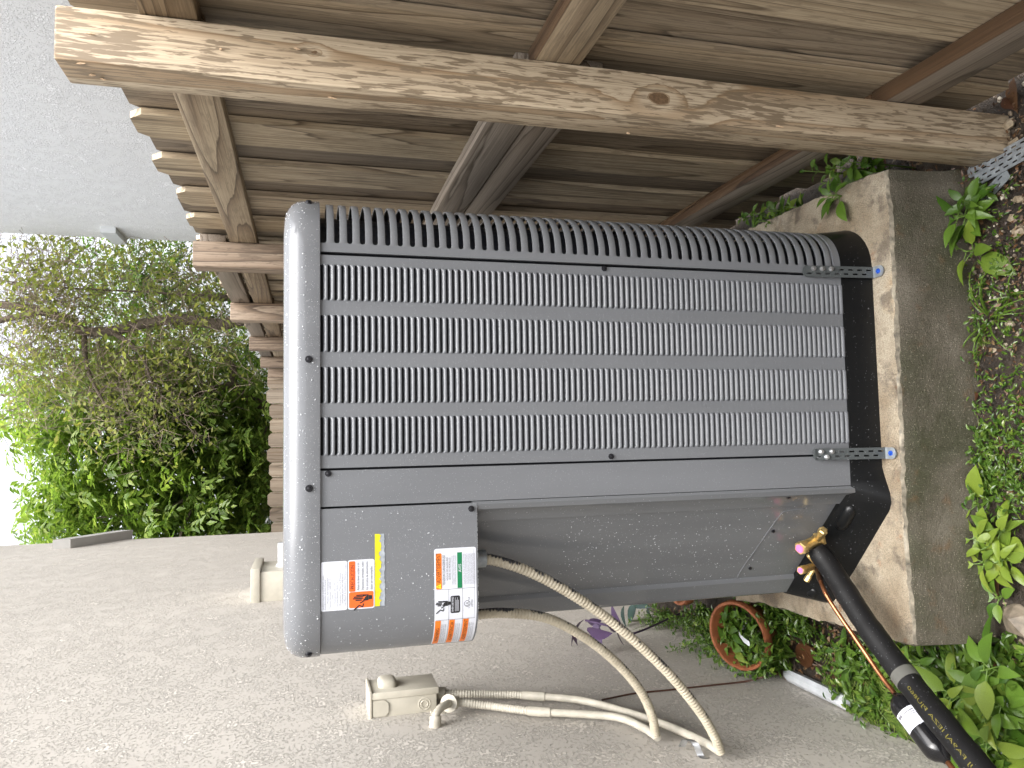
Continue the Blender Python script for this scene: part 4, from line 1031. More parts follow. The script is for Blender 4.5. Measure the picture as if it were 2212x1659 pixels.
def scatter_leaves(b, P, n, Ln, rnd, spread, up=.6):
    for i in range(n):
        c = P+Vector((rnd.gauss(0, spread[0]), rnd.gauss(0, spread[1]), abs(rnd.gauss(0, spread[2]))))
        s = Ln*rnd.uniform(.6, 1.25); a = rnd.uniform(0, 6.283); q = Matrix.Rotation(a, 3, 'Z') @ Matrix.Rotation(rnd.uniform(-.3, up), 3, 'X') @ Matrix.Rotation(rnd.uniform(-.5, .5), 3, 'Y')
        k = len(b.v); w_ = .45
        for (x, y, z) in ((0, 0, 0), (-w_*.5*.9, .38, .07), (0, .45, 0), (w_*.5*.9, .38, .07), (-w_*.3, .75, .02), (w_*.3, .75, .02), (0, 1, -.12)):
            b.v.append(tuple(c+q @ Vector((x*s, y*s, z*s))))
        for f in ((0, 2, 1), (0, 3, 2), (1, 2, 4), (2, 3, 5), (2, 6, 4), (2, 5, 6)): b.face([k+i_ for i_ in f])

def build_ground_plants():
    rnd = random.Random(11)
    # ------- ground cover (uncountable)
    b = MB()
    def patch(px, z, n, Ln, sp, cl=6):
        for (x, y) in px:
            P = aZ(x, y, z)
            for k in range(cl):
                c = P+Vector((rnd.gauss(0, sp), rnd.gauss(0, sp), 0)); c.z = -.005
                scatter_leaves(b, c, n, Ln, rnd, (.012, .012, .022))
    def line(p, q, n): return [(p[0]+(q[0]-p[0])*(k+.5)/n, p[1]+(q[1]-p[1])*(k+.5)/n) for k in range(n)]
    patch(line((2120, 960), (2130, 1110), 8), 0, 12, .020, .025)
    patch(line((2160, 880), (2175, 1060), 9), 0, 10, .016, .03)
    patch(line((2195, 820), (2205, 1100), 9), 0, 9, .015, .03)
    patch(line((2110, 740), (2140, 930), 6), 0, 5, .013, .025, 3)
    patch(line((2180, 400), (2200, 820), 10), 0, 5, .014, .03, 4); patch(line((2110, 600), (2120, 760), 6), 0, 6, .014, .02, 4); patch(line((2140, 500), (2165, 700), 7), 0, 5, .013, .03, 4); patch(line((2060, 395), (2150, 420), 4), 0, 5, .014, .02, 4)
    patch(line((1985, 1440), (2212, 1500), 12), 0, 12, .032, .035)
    patch(line((2010, 1560), (2212, 1600), 11), 0, 12, .034, .035)
    patch(line((2080, 1400), (2212, 1440), 8), 0, 9, .028, .03)
    patch(line((2090, 1640), (2212, 1655), 7), 0, 12, .034, .03)
    patch(line((1790, 1420), (1950, 1430), 8), 0, 10, .028, .03)
    patch(line((1830, 1480), (1930, 1530), 7), 0, 10, .03, .03)
    patch(line((1660, 1330), (1800, 1390), 7), 0, 5, .022, .03, 4)
    o = b.build('ground_cover', M['leafground'], None); tag(o, 'low green ground cover of small wet leaves around the slab', 'ground cover', kind='stuff')
    # ------- small-leaved weeds by the wall beyond the pot
    specs = [((1500, 1325), .13, .026, 34, 'behind the tilted pot rim'), ((1545, 1352), .14, .026, 34, 'touching the top of the tilted pot'), ((1460, 1345), .18, .022, 44, 'under the inner flexible conduit'), ((1520, 1380), .14, .026, 44, 'between the tilted pot and the stucco wall'),
             ((1590, 1425), .13, .026, 34, 'at the wall side of the tilted pot'), ((1430, 1332), .20, .020, 34, 'under the purple leaves'), ((1640, 1448), .10, .030, 26, 'beside the brown wire end'), ((1625, 1430), .12, .030, 34, 'hanging over the tilted pot rim'),
             ((1665, 1395), .10, .030, 30, 'before the tilted pot'), ((1690, 1345), .09, .030, 26, 'between the tilted pot and the slab side'), ((1650, 1320), .10, .030, 24, 'against the slab side beside the pot'), ((1560, 1400), .12, .024, 36, 'climbing the wall left of the pot'), ((1720, 1370), .07, .026, 24, 'among dead leaves by the slab'), ((1480, 1385), .12, .022, 40, 'reaching up the stucco wall below the inner conduit'), ((1540, 1420), .10, .024, 40, 'against the wall between the pot and the outer conduit'), ((1680, 1420), .16, .030, 40, 'standing in front of the tilted pot'), ((1640, 1390), .17, .028, 40, 'leaning into the mouth of the tilted pot'), ((1635, 1335), .16, .028, 34, 'covering the slab side of the tilted pot'), ((1660, 1365), .14, .026, 34, 'hiding the front of the tilted pot')]
    for (q, hgt, Ln, n, where) in specs:
        P = aZ(q[0], q[1], .07)
        if P.x < WALLX+.035: P = aX(q[0], q[1], WALLX+.035); hgt = max(hgt, P.z+.05)
        P.z = 0
        t = thing('weed', 'small-leaved green weed '+where, 'weed', tuple(P), 'weeds along the house wall')
        bb = MB(); st = MB()
        for s_ in range(7):
            tip = Vector((rnd.uniform(-.03, .08), rnd.uniform(-.08, .08), hgt*rnd.uniform(.6, 1.2))); st.tube([(0, 0, -.01), tuple(tip*.5+Vector((0, 0, .01))), tuple(tip)], [.0016, .0013, .0008], 5)
            for k in range(n//3):
                f = rnd.uniform(.2, 1); scatter_leaves(bb, tip*f, 2, Ln, rnd, (.008, .008, .006))
        bb.build('foliage', M['leafground'], t); st.build('stem', M['stem'], t)
    # ------- broad-leaved plants
    def at(x, y, z=0): P = aZ(x, y, z); P.z = -.01; return P
    A = 'broad glossy leafy plant '
    G1 = 'young plants at the slab edge'
    plant(at(2112, 470), 'pale green leafy plant between the galvanised straps and the slab corner', 13, .075, .075, 'g', 1.1, rnd)
    plant(at(2115, 545), 'plant with three large pale leaves spread before the slab', 7, .085, .055, 'y', 1.2, rnd)
    plant(at(2130, 440), 'small leafy plant under the galvanised straps', 11, .055, .07, 'g', 1., rnd)
    plant(at(2140, 415), 'tiny bright seedling beside the galvanised straps', 6, .03, .05, 'g', 1., rnd)
    def behind(x, y, X, label, n, size, key='g', sp=1.1, n_st=1):
        P = aX(x, y, X); plant((X, P.y, -.01), label, n, size, max(.05, P.z+.02), key, sp, rnd)
    behind(1790, 362, .655, 'bushy leafy plant between the fence post and the slab', 16, .055)
    behind(1825, 350, .66, 'upright leafy plant close behind the square fence post', 14, .05)
    behind(1850, 378, .64, 'leafy plant with one yellowing leaf beside the fence post', 10, .062, 'g', 1.2)
    behind(1745, 370, .665, 'slender leafy plant against the bottom fence rail', 14, .038)
    behind(1780, 395, .63, 'low leafy plant at the back corner of the slab', 9, .04)
    P = aZ(1818, 425, .21); P.z = .2
    plant(P, 'small plant leaning over the top of the concrete slab', 9, .055, .05, 'g', 1.1, rnd)
    behind(1665, 455, .64, 'dense leafy plant behind the slotted corner of the air conditioner', 24, .042)
    behind(1625, 462, .645, 'dark leafy plant half hidden behind the air conditioner corner', 22, .042)
    behind(1600, 470, .66, 'thin-leaved plant between the air conditioner and the fence', 18, .035)
    behind(1700, 447, .62, 'sprawling small plant at the back edge of the slab', 12, .034, 'g', 1.2)
    behind(1640, 478, .60, 'tiny plant tucked against the air conditioner base', 12, .03)
    plant(at(2130, 1092), 'plant with one large veined leaf resting on the slab front', 4, .085, .05, 'y', 1., rnd)
    for q, wh in (((2140, 1160), 'pressed against the slab front beside the big veined leaf'), ((2165, 1180), 'in the middle of its clump'), ((2150, 1215), 'above the red-brown fallen leaf'), ((2185, 1150), 'bordering the low ground cover'), ((2190, 1210), 'close to the rubble lump')):
        plant(at(*q), 'yellow-green variegated leafy plant '+wh, 9, .062, .06, 'y', 1.1, rnd, group='variegated plants by the slab')
    plant(at(2165, 1292), 'dark green rosette plant by the rounded slab corner', 8, .06, .03, 'g', 1.2, rnd)
    for q, wh in (((2075, 1450), 'a leaf length from the slab end'), ((2110, 1500), 'in the middle of the bed beside the insulated pipe'), ((2150, 1470), 'between the dark wet leaf and the insulated pipe'), ((2170, 1540), 'in the deep bed away from the slab'), ((2110, 1590), 'touching the printed stretch of the insulated pipe'), ((2180, 1600), 'beside the half-buried white plastic piece'), ((2060, 1540), 'right under the printed insulated pipe'), ((2195, 1440), 'beside the large dark wet leaf'), ((2150, 1640), 'covering the white plastic piece'), ((2030, 1430), 'against the end face of the slab'), ((2205, 1520), 'at the outer border of the bed')):
        plant(at(*q), 'broad-leaved green plant '+wh, 8, rnd.uniform(.055, .10), rnd.uniform(.05, .11), rnd.choice('gggy'), 1.1, rnd, group='broad-leaved plants beside the pipe')
    for q, wh in (((1870, 1440), 'under the middle of the copper pipe'), ((1850, 1400), 'between the slab side and the copper pipe'), ((1960, 1420), 'between the insulated pipe and the slab corner'), ((1990, 1410), 'at the very corner of the slab')):
        plant(at(*q), 'green leafy plant '+wh, 9, .05, .08, 'g', 1.1, rnd, group='leafy plants under the copper pipe')
    # ------- purple plant and dark plant along the wall
    t = thing('leafy_plant', 'purple-leaved plant leaning on the wall behind the air conditioner', 'plant', (-.72, 2.85, .0)); T0 = Vector(t.location)
    st = [aX(x, y, -.70) for x, y in ((1370, 1368), (1335, 1358), (1300, 1348), (1265, 1340))]; stem = MB(); stem.tube(bez([T0-T0]+[p-T0 for p in st], 6), .004, 6); stem.build('stem', M['purple'], t, True)
    for (x, y, s, a, b_, c_) in ((1262, 1338, .09, 1.7, .9, .6), (1285, 1345, .09, 2.2, .2, -.6), (1240, 1352, .07, 2.6, .4, .8), (1300, 1350, .08, .9, .4, .3), (1320, 1362, .07, -2.4, .3, .6), (1345, 1362, .08, -1.2, .5, .2), (1300, 1340, .08, .2, .6, -.3), (1268, 1362, .10, 3.0, -.3, .5), (1330, 1350, .07, 1.5, -.2, .3)):
        c = aX(x, y, -.70); o = link(rnd.choice(LM['p']), 'leaf', t); o.location = c-T0; o.scale = (s, s*1.2, s); o.rotation_euler = (b_, c_, a)
    P = aZ(1400, 1350, .1); t = plant((-.70, P.y, 0), 'dark blue-green leafy plant at the wall foot behind the unit', 7, .13, .22, 'k', 1., rnd)
    # ------- ferns
    def fern(P, label, fronds, Ln, group=None):
        t = thing('fern', label, 'fern', tuple(P), group)
        for k in range(fronds):
            a = k*6.283/fronds+rnd.uniform(-.4, .4); bb = MB(); l = Ln*rnd.uniform(.75, 1.15); d = Vector((math.cos(a), math.sin(a), 0)); sdv = Vector((-d.y, d.x, 0)); rise = rnd.uniform(.5, 1.)
            sp = [d*(l*u)+Vector((0, 0, l*(rise*u-.75*rise*u*u)+.005)) for u in [i/12 for i in range(13)]]
            bb.tube(sp, .0009, 4)
            for i in range(2, 13):
                pl = l*.26*math.sin(math.pi*min(1, .18+i/13*.82))
                for sg in (-1, 1):
                    c = sp[i]; tip = c+sdv*sg*pl+d*pl*.25+Vector((0, 0, -.15*pl)); wv = l*.022
                    bb.v += [tuple(c-d*wv), tuple((c+tip)/2-d*wv*1.1), tuple(tip), tuple((c+tip)/2+d*wv*1.1), tuple(c+d*wv)]; n = len(bb.v); bb.face((n-5, n-4, n-3, n-2, n-1))
            bb.build('frond', M['leafbright'], t)
    fern(at(2088, 1075), 'small fern frond standing up against the front of the slab', 3, .075)
    fern(at(2105, 735), 'tiny bright fern at the foot of the slab front', 4, .05)
    for q, wh in (((1850, 1470), 'beside the middle of the white plastic trim'), ((1900, 1520), 'at the lower end of the white plastic trim'), ((1935, 1575), 'beside the black filter drier'), ((1820, 1455), 'between the copper pipe and the white plastic trim'), ((1960, 1600), 'under the outlet of the filter drier')): fern(at(*q), 'light green fern at the wall foot '+wh, 7, .11, 'ferns along the wall foot')
    # ------- grass tuft
    def grass(P, label, n, Ln):
        t = thing('grass_tuft', label, 'grass', tuple(P))
        for k in range(n):
            a = rnd.uniform(0, 6.283); l = Ln*rnd.uniform(.5, 1.1); d = Vector((math.cos(a), math.sin(a), 0)); sdv = Vector((-d.y, d.x, 0)); rise = rnd.uniform(.5, 1.4); bb = MB(); rows = []
            for i in range(9):
                u = i/8; c = d*(l*u*.8)+Vector((0, 0, l*(rise*u-.85*rise*u*u)+.0)); w_ = .0022*(1-u**2)+.0003; rows.append([c-sdv*w_, c+Vector((0, 0, -.0008)), c+sdv*w_])
            bb.grid(rows); bb.build('blade', M['leafground'], t, True)
    grass(at(2135, 690), 'tuft of long thin grass blades in front of the slab', 16, .16)
    grass(at(2180, 640), 'sparse grass tuft in the gravel before the slab', 9, .10)
build_ground_plants()

def build_ground_bits():
    rnd = random.Random(21)
    def at(x, y, z=0): P = aZ(x, y, z); P.z = z; return P
    def stone(b, c, r):
        bm = bmesh.new(); bmesh.ops.create_icosphere(bm, subdivisions=1, radius=r); sd_ = rnd.uniform(0, 99)
        sc = Vector((rnd.uniform(.7, 1.3), rnd.uniform(.7, 1.3), rnd.uniform(.45, .8)))
        for v in bm.verts: v.co = Vector([v.co[i]*sc[i] for i in range(3)])*(1+.6*mnoise.noise(v.co/r*1.6+Vector((sd_, 0, 0))))
        b.addbm(bm, Matrix.Translation(c) @ Matrix.Rotation(rnd.uniform(0, 6), 4, 'Z'))
    b = MB()
    for k in range(600):
        x, y = rnd.uniform(2085, 2235), rnd.uniform(180, 1080)
        if rnd.random() < (y-520)/700: continue
        P = at(x, y); stone(b, P+Vector((0, 0, .001)), rnd.choice((.0015, .002, .002, .003, .004, .006)))
    for k in range(200):
        P = at(rnd.uniform(1690, 2100), rnd.uniform(255, 400)) ; stone(b, P, rnd.uniform(.002, .006))
    for k in range(250):
        P = at(rnd.uniform(1560, 2212), rnd.uniform(1300, 1600)); stone(b, P, rnd.uniform(.002, .007))
    tag(b.build('gravel', M['stone'], None), 'pale limestone gravel scattered over the dark soil', 'gravel', kind='stuff')
    for (x, y, r) in ((2185, 268, .016), (2195, 320, .017), (2200, 500, .014), (2175, 560, .010), (2190, 470, .011), (2205, 430, .012), (2150, 760, .010), (2185, 700, .011)):
        bb = MB(); stone(bb, Vector((0, 0, 0)), r); o = bb.build('pebble', M['stone'], None); o.location = at(x, y)+Vector((0, 0, r*.25)); tag(o, 'pale limestone pebble lying on the soil by the galvanised straps', 'stone', 'larger pebbles near the straps')
    bb = MB(); stone(bb, Vector((0, 0, 0)), .05); o = bb.build('rubble_stone', M['rock'], None); o.location = at(2200, 1335)+Vector((0, 0, .0)); tag(o, 'rough broken concrete lump beside the slab corner', 'stone')
    # fallen leaves
    for (x, y, s, a, lab) in ((2125, 850, .04, .4, 'grey-red fallen leaf lying against the slab front'), (2203, 170, .08, 1.2, 'reddish dead leaf on the soil under the bottom fence rail'), (2175, 215, .04, 2.2, None), (1770, 1400, .13, .6, None), (1745, 1395, .10, 2., None), (1690, 1390, .11, 1.4, None), (1650, 1370, .12, .2, None), (1800, 1440, .12, 2.7, None), (1830, 1380, .05, 1., None), (2185, 1420, .10, .3, 'large dark wet leaf beside the rubble lump'), (1990, 1440, .06, 1.3, None), (2170, 1250, .09, .9, 'red-brown leaf under the variegated plants'), (1905, 330, .05, 2., None), (1880, 350, .04, .4, None)):
        me = rnd.choice(LM['d']); o = link(me, 'fallen_leaf'); o.location = at(x, y)+Vector((0, 0, .012+s*.05)); o.scale = (s, s, s); o.rotation_euler = (rnd.uniform(-.15, .2), rnd.uniform(-.35, .35), a)
        tag(o, lab or 'curled brown dead leaf lying among the weeds', 'leaf', None if lab else 'dead leaves on the ground')
    lit = MB()
    def flake(P, s_):
        a_ = rnd.uniform(0, 6.28); q = Matrix.Rotation(a_, 3, 'Z') @ Matrix.Rotation(rnd.uniform(-.5, .5), 3, 'X') @ Matrix.Rotation(rnd.uniform(-.5, .5), 3, 'Y'); w_ = rnd.uniform(.15, .6)
        lit.poly([P+q @ Vector((x*s_, y*s_, z*s_)) for x, y, z in ((0, -.5, 0), (w_*.5, -.1, .06), (w_*.35, .3, .02), (0, .5, -.05), (-w_*.4, .15, .05))])
    for (xa, xb, ya, yb, n, sm) in ((2085, 2230, 150, 1080, 900, .014), (1600, 1900, 1300, 1500, 700, .022), (1700, 2110, 240, 400, 400, .018), (1400, 1620, 1310, 1380, 200, .03), (1950, 2212, 1400, 1640, 200, .02)):
        for k in range(n):
            P = at(rnd.uniform(xa, xb), rnd.uniform(ya, yb)); P.z = rnd.uniform(.004, .016)
            if P.x > WALLX+.01: flake(P, sm*rnd.uniform(.3, 1.2))
    tag(lit.build('leaf_litter', M['litter'], None), 'brown crumbled leaf litter strewn over the wet soil', 'leaf litter', kind='stuff')
    # galvanised offcuts
    for (q0, q1, lab) in (((2098, 372), (2235, 300), 'galvanised perforated strap offcut with rounded end lying under another'), ((2108, 392), (2240, 318), 'galvanised perforated strap offcut with square end lying on top'), ((2102, 455), (2180, 372), 'galvanised perforated strap offcut pushed under the leaves')):
        lift = .012 if 'top' in lab else (.006 if 'another' in lab else .002)
        A = at(*q0, lift); B = at(*q1, lift+.012); A.z = lift; B.z = lift+.014; d = (B-A); Ln = d.length; d.normalize(); sd_ = d.cross(Vector((0, 0, 1))).normalized(); n = sd_.cross(d)
        o = thing('metal_strap', lab, 'strap', tuple(A)); w_ = .027
        Mx = Matrix(((sd_.x, d.x, n.x, 0), (sd_.y, d.y, n.y, 0), (sd_.z, d.z, n.z, 0), (0, 0, 0, 1)))
        bb = MB(); perforated(bb, w_, Ln, slotrows(w_, Ln, int((Ln-.02)/.0235), .0235, .010), .0018, Mx)
        if 'square' not in lab: bb.prism([(w_/2*math.cos(R_(a)), w_/2*.7*math.sin(R_(a))) for a in range(180, 361, 20)], 0, .0018, Mx)
        bb.build('plate', M['galv'], o)
    # terracotta pot, tipped towards the camera
    PS = .74; PR = (Matrix.Rotation(R_(-5), 4, 'Y') @ Matrix.Rotation(R_(22), 4, 'X')).to_3x3(); C = aZ(1592, 1374, .165)-PR @ Vector((0, 0, .21*PS)); t = thing('plant_pot', 'tilted terracotta pot with seedlings inside, between slab and house wall', 'pot', tuple(C), None, (R_(22), R_(-5), 0)); t.scale = (PS, PS, PS)
    pr = [(.085, 0), (.10, .01), (.128, .16), (.132, .165), (.146, .167), (.150, .172), (.150, .205), (.146, .211), (.136, .211), (.132, .205), (.128, .165), (.112, .13)]
    bb = MB(); bb.grid([[(r*math.cos(j*6.2832/40), r*math.sin(j*6.2832/40), z) for j in range(40)] for r, z in pr], True); bb.build('pot_body', M['terra'], t, True, 50)
    bb = MB(); bb.grid([[(r*math.cos(j*6.2832/30), r*math.sin(j*6.2832/30), .128+.01*mnoise.noise(Vector((r*20*math.cos(j), r*20*math.sin(j), 1)))) for j in range(30)] for r in (.115, .09, .05, .01)], True); bb.build('potting_soil', M['soil'], t, True)
    pw = Matrix.Translation(t.location) @ PR.to_4x4() @ Matrix.Scale(PS, 4)
    for wh, (x, y, n, s) in zip(('with the largest leaves at the pot rim', 'by the wall side of the pot rim', 'at the back of the pot', 'small, in front near the slab side', 'small, at the front lip of the pot', 'small, at the back beside the slab', 'in the middle of the pot beside the white tag'), ((-.06, .06, 8, .085), (-.07, -.02, 8, .075), (.02, .07, 8, .07), (.06, -.03, 8, .05), (0, -.07, 9, .05), (.06, .05, 8, .05), (-.02, .02, 7, .06))):
        plant(pw @ Vector((x, y, .125)), 'seedling in the tilted terracotta pot, '+wh, n, s, .05, 'g', 1.1, rnd, group='seedlings in the terracotta pot')
    bb = MB(); P0 = pw @ Vector((.02, .0, .12)); dirs = [Vector((0, 0, 0)), Vector((.0, -.01, .035)), Vector((-.01, -.03, .055)), Vector((-.025, -.055, .055)), Vector((-.035, -.075, .045))]
    bb.grid([[P0+d+Vector((-.008, 0, 0))*(.4 if i == 0 else 1), P0+d+Vector((.008, .004, 0))*(.4 if i == 0 else 1)] for i, d in enumerate(dirs)]); bb.grid([[P0+d+Vector((-.008, .001, -.0006)), P0+d+Vector((.008, .005, -.0006))] for d in dirs])
    tag(bb.build('plant_tag', M['pvc'], None, True), 'curled white plastic plant tag stuck in the terracotta pot', 'tag')
    # a second pot further back
    t = thing('plant_pot', 'terracotta pot standing behind the tilted one near the unit', 'pot', (-.53, 2.62, 0)); bb = MB(); bb.grid([[(r*.75*math.cos(j*6.2832/32), r*.75*math.sin(j*6.2832/32), z*.8) for j in range(32)] for r, z in pr], True); bb.build('pot_body', M['terra'], t, True, 50)
    bb = MB(); bb.grid([[(r*math.cos(j*6.2832/24), r*math.sin(j*6.2832/24), .12) for j in range(24)] for r in (.09, .01)], True); bb.build('potting_soil', M['soil'], t)
    # white plastic strip along the wall
    a = aZ(1690, 1455, .03); c = aZ(1825, 1520, .03); dd = (c-a).normalized(); bb = MB(); sdv = dd.cross(Vector((0, 0, 1)))
    sec = [(-.017, -.012), (-.019, .006), (-.008, .014), (.008, .014), (.019, .006), (.017, -.012)]
    rows = []
    for u in (0, .02, .1, .2, .29, .31):
        sc_ = .55 if u in (0, .31) else 1
        rows.append([a+dd*u+sdv*(x*sc_)+Vector((0, 0, z*sc_-.01)) for x, z in sec])
    bb.grid(rows); bb.poly(rows[0]); bb.poly(rows[-1]); tag(bb.build('plastic_trim', M['pvc'], None, True, 30), 'white plastic trim strip lying along the foot of the wall', 'trim')
    a = aZ(2095, 1640, .03); c = aZ(2160, 1690, .03); dd = (c-a).normalized(); sdv = dd.cross(Vector((0, 0, 1))); bb = MB()
    rows = [[a+dd*u+sdv*x+Vector((0, 0, z)) for x, z in sec] for u in (0, .1, .25)]; bb.grid(rows); bb.poly(rows[0]); tag(bb.build('plastic_trim', M['pvc'], None, True, 30), 'white plastic piece under the leaves below the insulated pipe', 'trim')
    # dry twigs
    for k in range(14):
        P = at(rnd.uniform(1680, 1860), rnd.uniform(1400, 1500)); P.x = max(P.x, WALLX+.02); a_ = rnd.uniform(0, 6.28); l = rnd.uniform(.05, .16); bb = MB(); d = Vector((math.cos(a_)*.35, math.sin(a_), .1))
        bb.tube([(0, 0, .004), tuple(d*l*.5+Vector((0, 0, .012))), tuple(d*l)], .0013, 5); o = bb.build('twig', M['twig'], None); o.location = P; tag(o, 'thin dry twig on the ground between pot and house wall', 'twig', 'twigs by the wall')
build_ground_bits()

# ================================================================== TREES
def limb(b, pts, r0, r1, n=8):
    P = bez(pts, 6); k = len(P); b.tube(P, [r0+(r1-r0)*i/(k-1) for i in range(k)], n)
def tree(name, label, base, trunk, limbs, clusters, mat, leaf, per_cluster, rad, rnd, pinnate=True, twigs=0, mat_twig=None):
    t = thing(name, label, 'tree', base); B0 = Vector(base)
    b = MB()
    for pts, r0, r1 in trunk: limb(b, [Vector(p)-B0 for p in pts], r0, r1)
    b.build('trunk', M['bark'], t, True)
    b = MB()
    for pts, r0, r1 in limbs: limb(b, [Vector(p)-B0 for p in pts], r0, r1, 6)
    tw = b
    b = MB()
    for c in clusters:
        c = Vector(c)-B0
        for s in range(per_cluster):
            p = c+Vector((rnd.gauss(0, rad), rnd.gauss(0, rad), rnd.gauss(0, rad*.75))); a = rnd.uniform(0, 6.283); dr = rnd.uniform(-.9, .25)
            d = Vector((math.cos(a)*math.cos(dr), math.sin(a)*math.cos(dr), math.sin(dr))); sdv = d.cross(Vector((0, 0, 1))).normalized(); up = sdv.cross(d)
            if pinnate:
                Ls = rnd.uniform(.16, .30)
                for k in range(7):
                    u = (k//2+1)/4 if k < 6 else 1.05; sg = -1 if k % 2 else 1
                    q = p+d*(Ls*u)-Vector((0, 0, .12*Ls*u*u)); ld = (sdv*sg*.85+d*.6).normalized() if k < 6 else d
                    ld = (ld+Vector((0, 0, rnd.uniform(-.35, .1)))).normalized(); l = leaf*rnd.uniform(.75, 1.2); wv = ld.cross(up).normalized()*l*.22
                    n = len(b.v); m_ = q+ld*l*.45; b.v += [tuple(q), tuple(m_-wv+up*l*.04), tuple(q+ld*l-Vector((0, 0, l*.12))), tuple(m_+wv+up*l*.04)]; b.face((n, n+1, n+2, n+3))
            else:
                for k in range(4):
                    q = p+Vector((rnd.gauss(0, .05), rnd.gauss(0, .05), rnd.gauss(0, .05))); a2 = rnd.uniform(0, 6.283); ld = Vector((math.cos(a2), math.sin(a2), rnd.uniform(-1.3, .6))).normalized(); l = leaf*rnd.uniform(.6, 1.25)
                    wv = ld.cross(Vector((rnd.uniform(-1, 1), rnd.uniform(-1, 1), .6))).normalized()*l*.23; n = len(b.v); m_ = q+ld*l*.45
                    b.v += [tuple(q), tuple(m_-wv), tuple(q+ld*l), tuple(m_+wv)]; b.face((n, n+1, n+2, n+3))
        for s in range(twigs):
            p = c+Vector((rnd.gauss(0, rad), rnd.gauss(0, rad), rnd.gauss(0, rad))); d = Vector((rnd.gauss(0, 1), rnd.gauss(0, 1), rnd.gauss(-.3, 1))).normalized()*rnd.uniform(.2, .6)
            tw.tube([tuple(p), tuple(p+d*.5+Vector((rnd.gauss(0, .05), rnd.gauss(0, .05), .05))), tuple(p+d)], [.0042, .0032, .002], 3, False)
    if tw.v: tw.build('limbs', mat_twig or M['bark'], t, True)
    b.build('crown', mat, t)
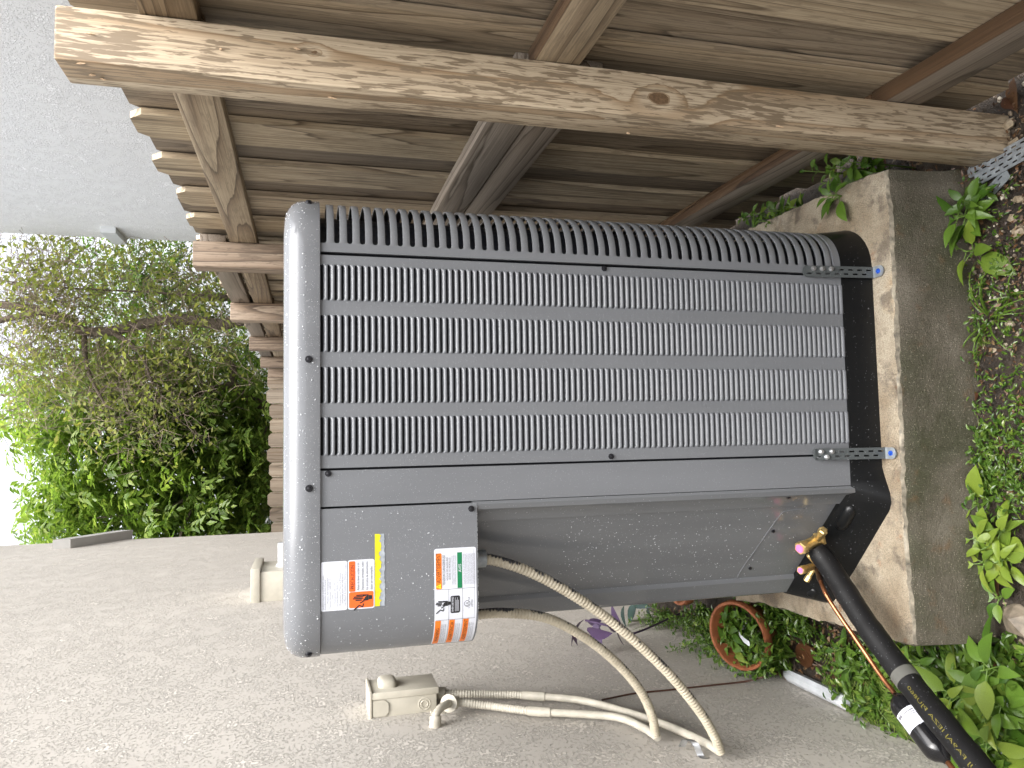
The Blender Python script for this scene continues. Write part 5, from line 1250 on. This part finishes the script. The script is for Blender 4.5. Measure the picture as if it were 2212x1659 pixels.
def build_trees():
    rnd = random.Random(5)
    # bright broad tree behind the far fence; crown outline taken from the picture at its distance
    Y = 11.2; cl = []
    def inside(x, y, poly):
        c = False; j = len(poly)-1
        for i in range(len(poly)):
            (xi, yi), (xj, yj) = poly[i], poly[j]
            if (yi > y) != (yj > y) and x < (xj-xi)*(y-yi)/(yj-yi)+xi: c = not c
            j = i
        return c
    def fill(poly, Y0, Y1, n):
        o = []; xs = [p[0] for p in poly]; ys = [p[1] for p in poly]
        while len(o) < n:
            x, y = rnd.uniform(min(xs), max(xs)), rnd.uniform(min(ys), max(ys))
            if inside(x, y, poly): o.append(aY(x, y, rnd.uniform(Y0, Y1)))
        return o
    pa = [(45, 850), (25, 905), (60, 960), (75, 1000), (120, 1020), (115, 1060), (70, 1110), (60, 1150), (105, 1180), (90, 1300), (560, 1320), (560, 1160), (540, 1060), (560, 960), (545, 860), (520, 760), (300, 760), (160, 800), (90, 790)]
    cl = fill(pa, 12.0, 14.2, 265)+fill([(300, 880), (560, 850), (560, 1300), (330, 1300), (250, 1000)], 11.9, 13.6, 80)
    base = aY(600, 930, 12.8); base = (base.x, base.y, 0)
    def at(x, y, Y): return tuple(aY(x, y, Y))
    trunk = [([(base[0], base[1], -.2), at(650, 925, 12.8), at(580, 930, 12.8), at(545, 945, 12.8), at(470, 980, 12.8), at(380, 1010, 12.8), at(250, 1020, 12.8)], .14, .03),
             ([at(640, 915, 12.8), at(575, 880, 12.7), at(530, 855, 12.5), at(505, 830, 12.4), at(500, 790, 12.3), at(440, 740, 12.3)], .11, .035),
             ([at(505, 830, 12.4), at(420, 850, 12.5), at(300, 880, 12.8), at(150, 900, 12.9)], .06, .015)]
    limbs = [([at(470, 980, 12.8), at(420, 1060, 12.5), at(350, 1100, 12.3), at(200, 1120, 12.3)], .04, .01), ([at(380, 1010, 12.8), at(300, 1030, 13.0), at(150, 1080, 13.1)], .03, .01), ([at(330, 1000, 12.8), at(372, 905, 12.5), at(390, 860, 12.5)], .03, .012), ([at(520, 900, 12.7), at(400, 1130, 12.1), at(395, 1180, 12.1)], .03, .012)]
    tree('leafy_tree', 'bright green feathery-leaved tree rising above the far picket fence', base, trunk, limbs, cl, M['leafbright'], .14, 19, .27, rnd)
    # second bright tree to its right, further away
    pb = [(150, 505), (130, 560), (200, 600), (210, 740), (330, 780), (545, 760), (560, 600), (430, 480), (260, 480)]
    cl = fill(pb, 14.2, 15.6, 85); base2 = aY(600, 640, 14.9); base2 = (base2.x, base2.y, 0)
    tree('leafy_tree', 'bright green tree glimpsed behind the tangled twiggy tree', base2, [([(base2[0], base2[1], -.2), at(560, 640, 14.9), at(400, 640, 14.9), at(260, 600, 15.0)], .13, .03)], [], cl, M['leafdeep'], .11, 15, .30, rnd)
    # low dark shrub behind far fence (fills the bottom of the gap)
    pc = [(470, 770), (480, 900), (500, 1000), (490, 1100), (520, 1180), (600, 1200), (600, 800), (560, 760)]
    cl = fill(pc, 14.3, 15.3, 85); base3 = (-.6, 14.8, 0)
    tree('leafy_tree', 'dark green shrubby tree low behind the far picket fence', base3, [([(base3[0], base3[1], -.2), (-.6, 14.8, 1.2), (-.5, 14.8, 2.6)], .09, .03)], [], cl, M['leafdeep'], .10, 15, .26, rnd)
    # twiggy olive tree, nearer
    pd = [(120, 540), (60, 560), (30, 620), (90, 700), (70, 780), (130, 830), (170, 900), (230, 960), (330, 950), (430, 880), (500, 800), (540, 740), (520, 640), (470, 600), (420, 560), (330, 540), (230, 560)]
    cl = fill(pd, 10.4, 11.9, 80); base4 = aY(600, 690, 11.0); base4 = (base4.x, base4.y, 0)
    trunk = [([(base4[0], base4[1], -.2), at(560, 690, 11.0), at(480, 700, 11.0), at(400, 690, 11.0), at(330, 695, 11.0), at(240, 715, 11.0), at(180, 715, 11.0), at(140, 690, 11.0), at(90, 672, 11.0), at(40, 662, 11.0), at(-40, 655, 11.0)], .085, .05),
             ([at(100, 672, 11.0), at(60, 680, 11.0), at(10, 690, 11.0), at(-50, 705, 10.9)], .05, .035), ([at(240, 715, 11.0), at(300, 760, 10.9), at(330, 830, 10.8)], .04, .015), ([at(180, 715, 11.0), at(190, 800, 10.8), at(230, 880, 10.7)], .04, .012)]
    tree('twiggy_tree', 'tangled olive-leaved tree with bare twigs standing beyond the wooden fence', base4, trunk, [], cl, M['leafolive'], .088, 21, .31, rnd, False, 22, M['twig'])
    # airy top twigs of the same kind
    pe = [(20, 530), (0, 600), (20, 800), (60, 830), (90, 720), (120, 640), (160, 560), (110, 530)]
    cl = fill(pe, 10.4, 11.4, 40); b5 = (base4[0]+.35, base4[1]+.2, 0)
    tree('twiggy_tree', 'sparse twiggy tree with small leaves against the white sky', b5, [([(b5[0], b5[1], -.2), at(500, 640, 11.2), at(300, 630, 11.2), at(120, 620, 11.2), at(-40, 600, 11.2)], .022, .008)], [], cl, M['leafolive'], .085, 10, .34, rnd, False, 24, M['twig'])
build_trees()
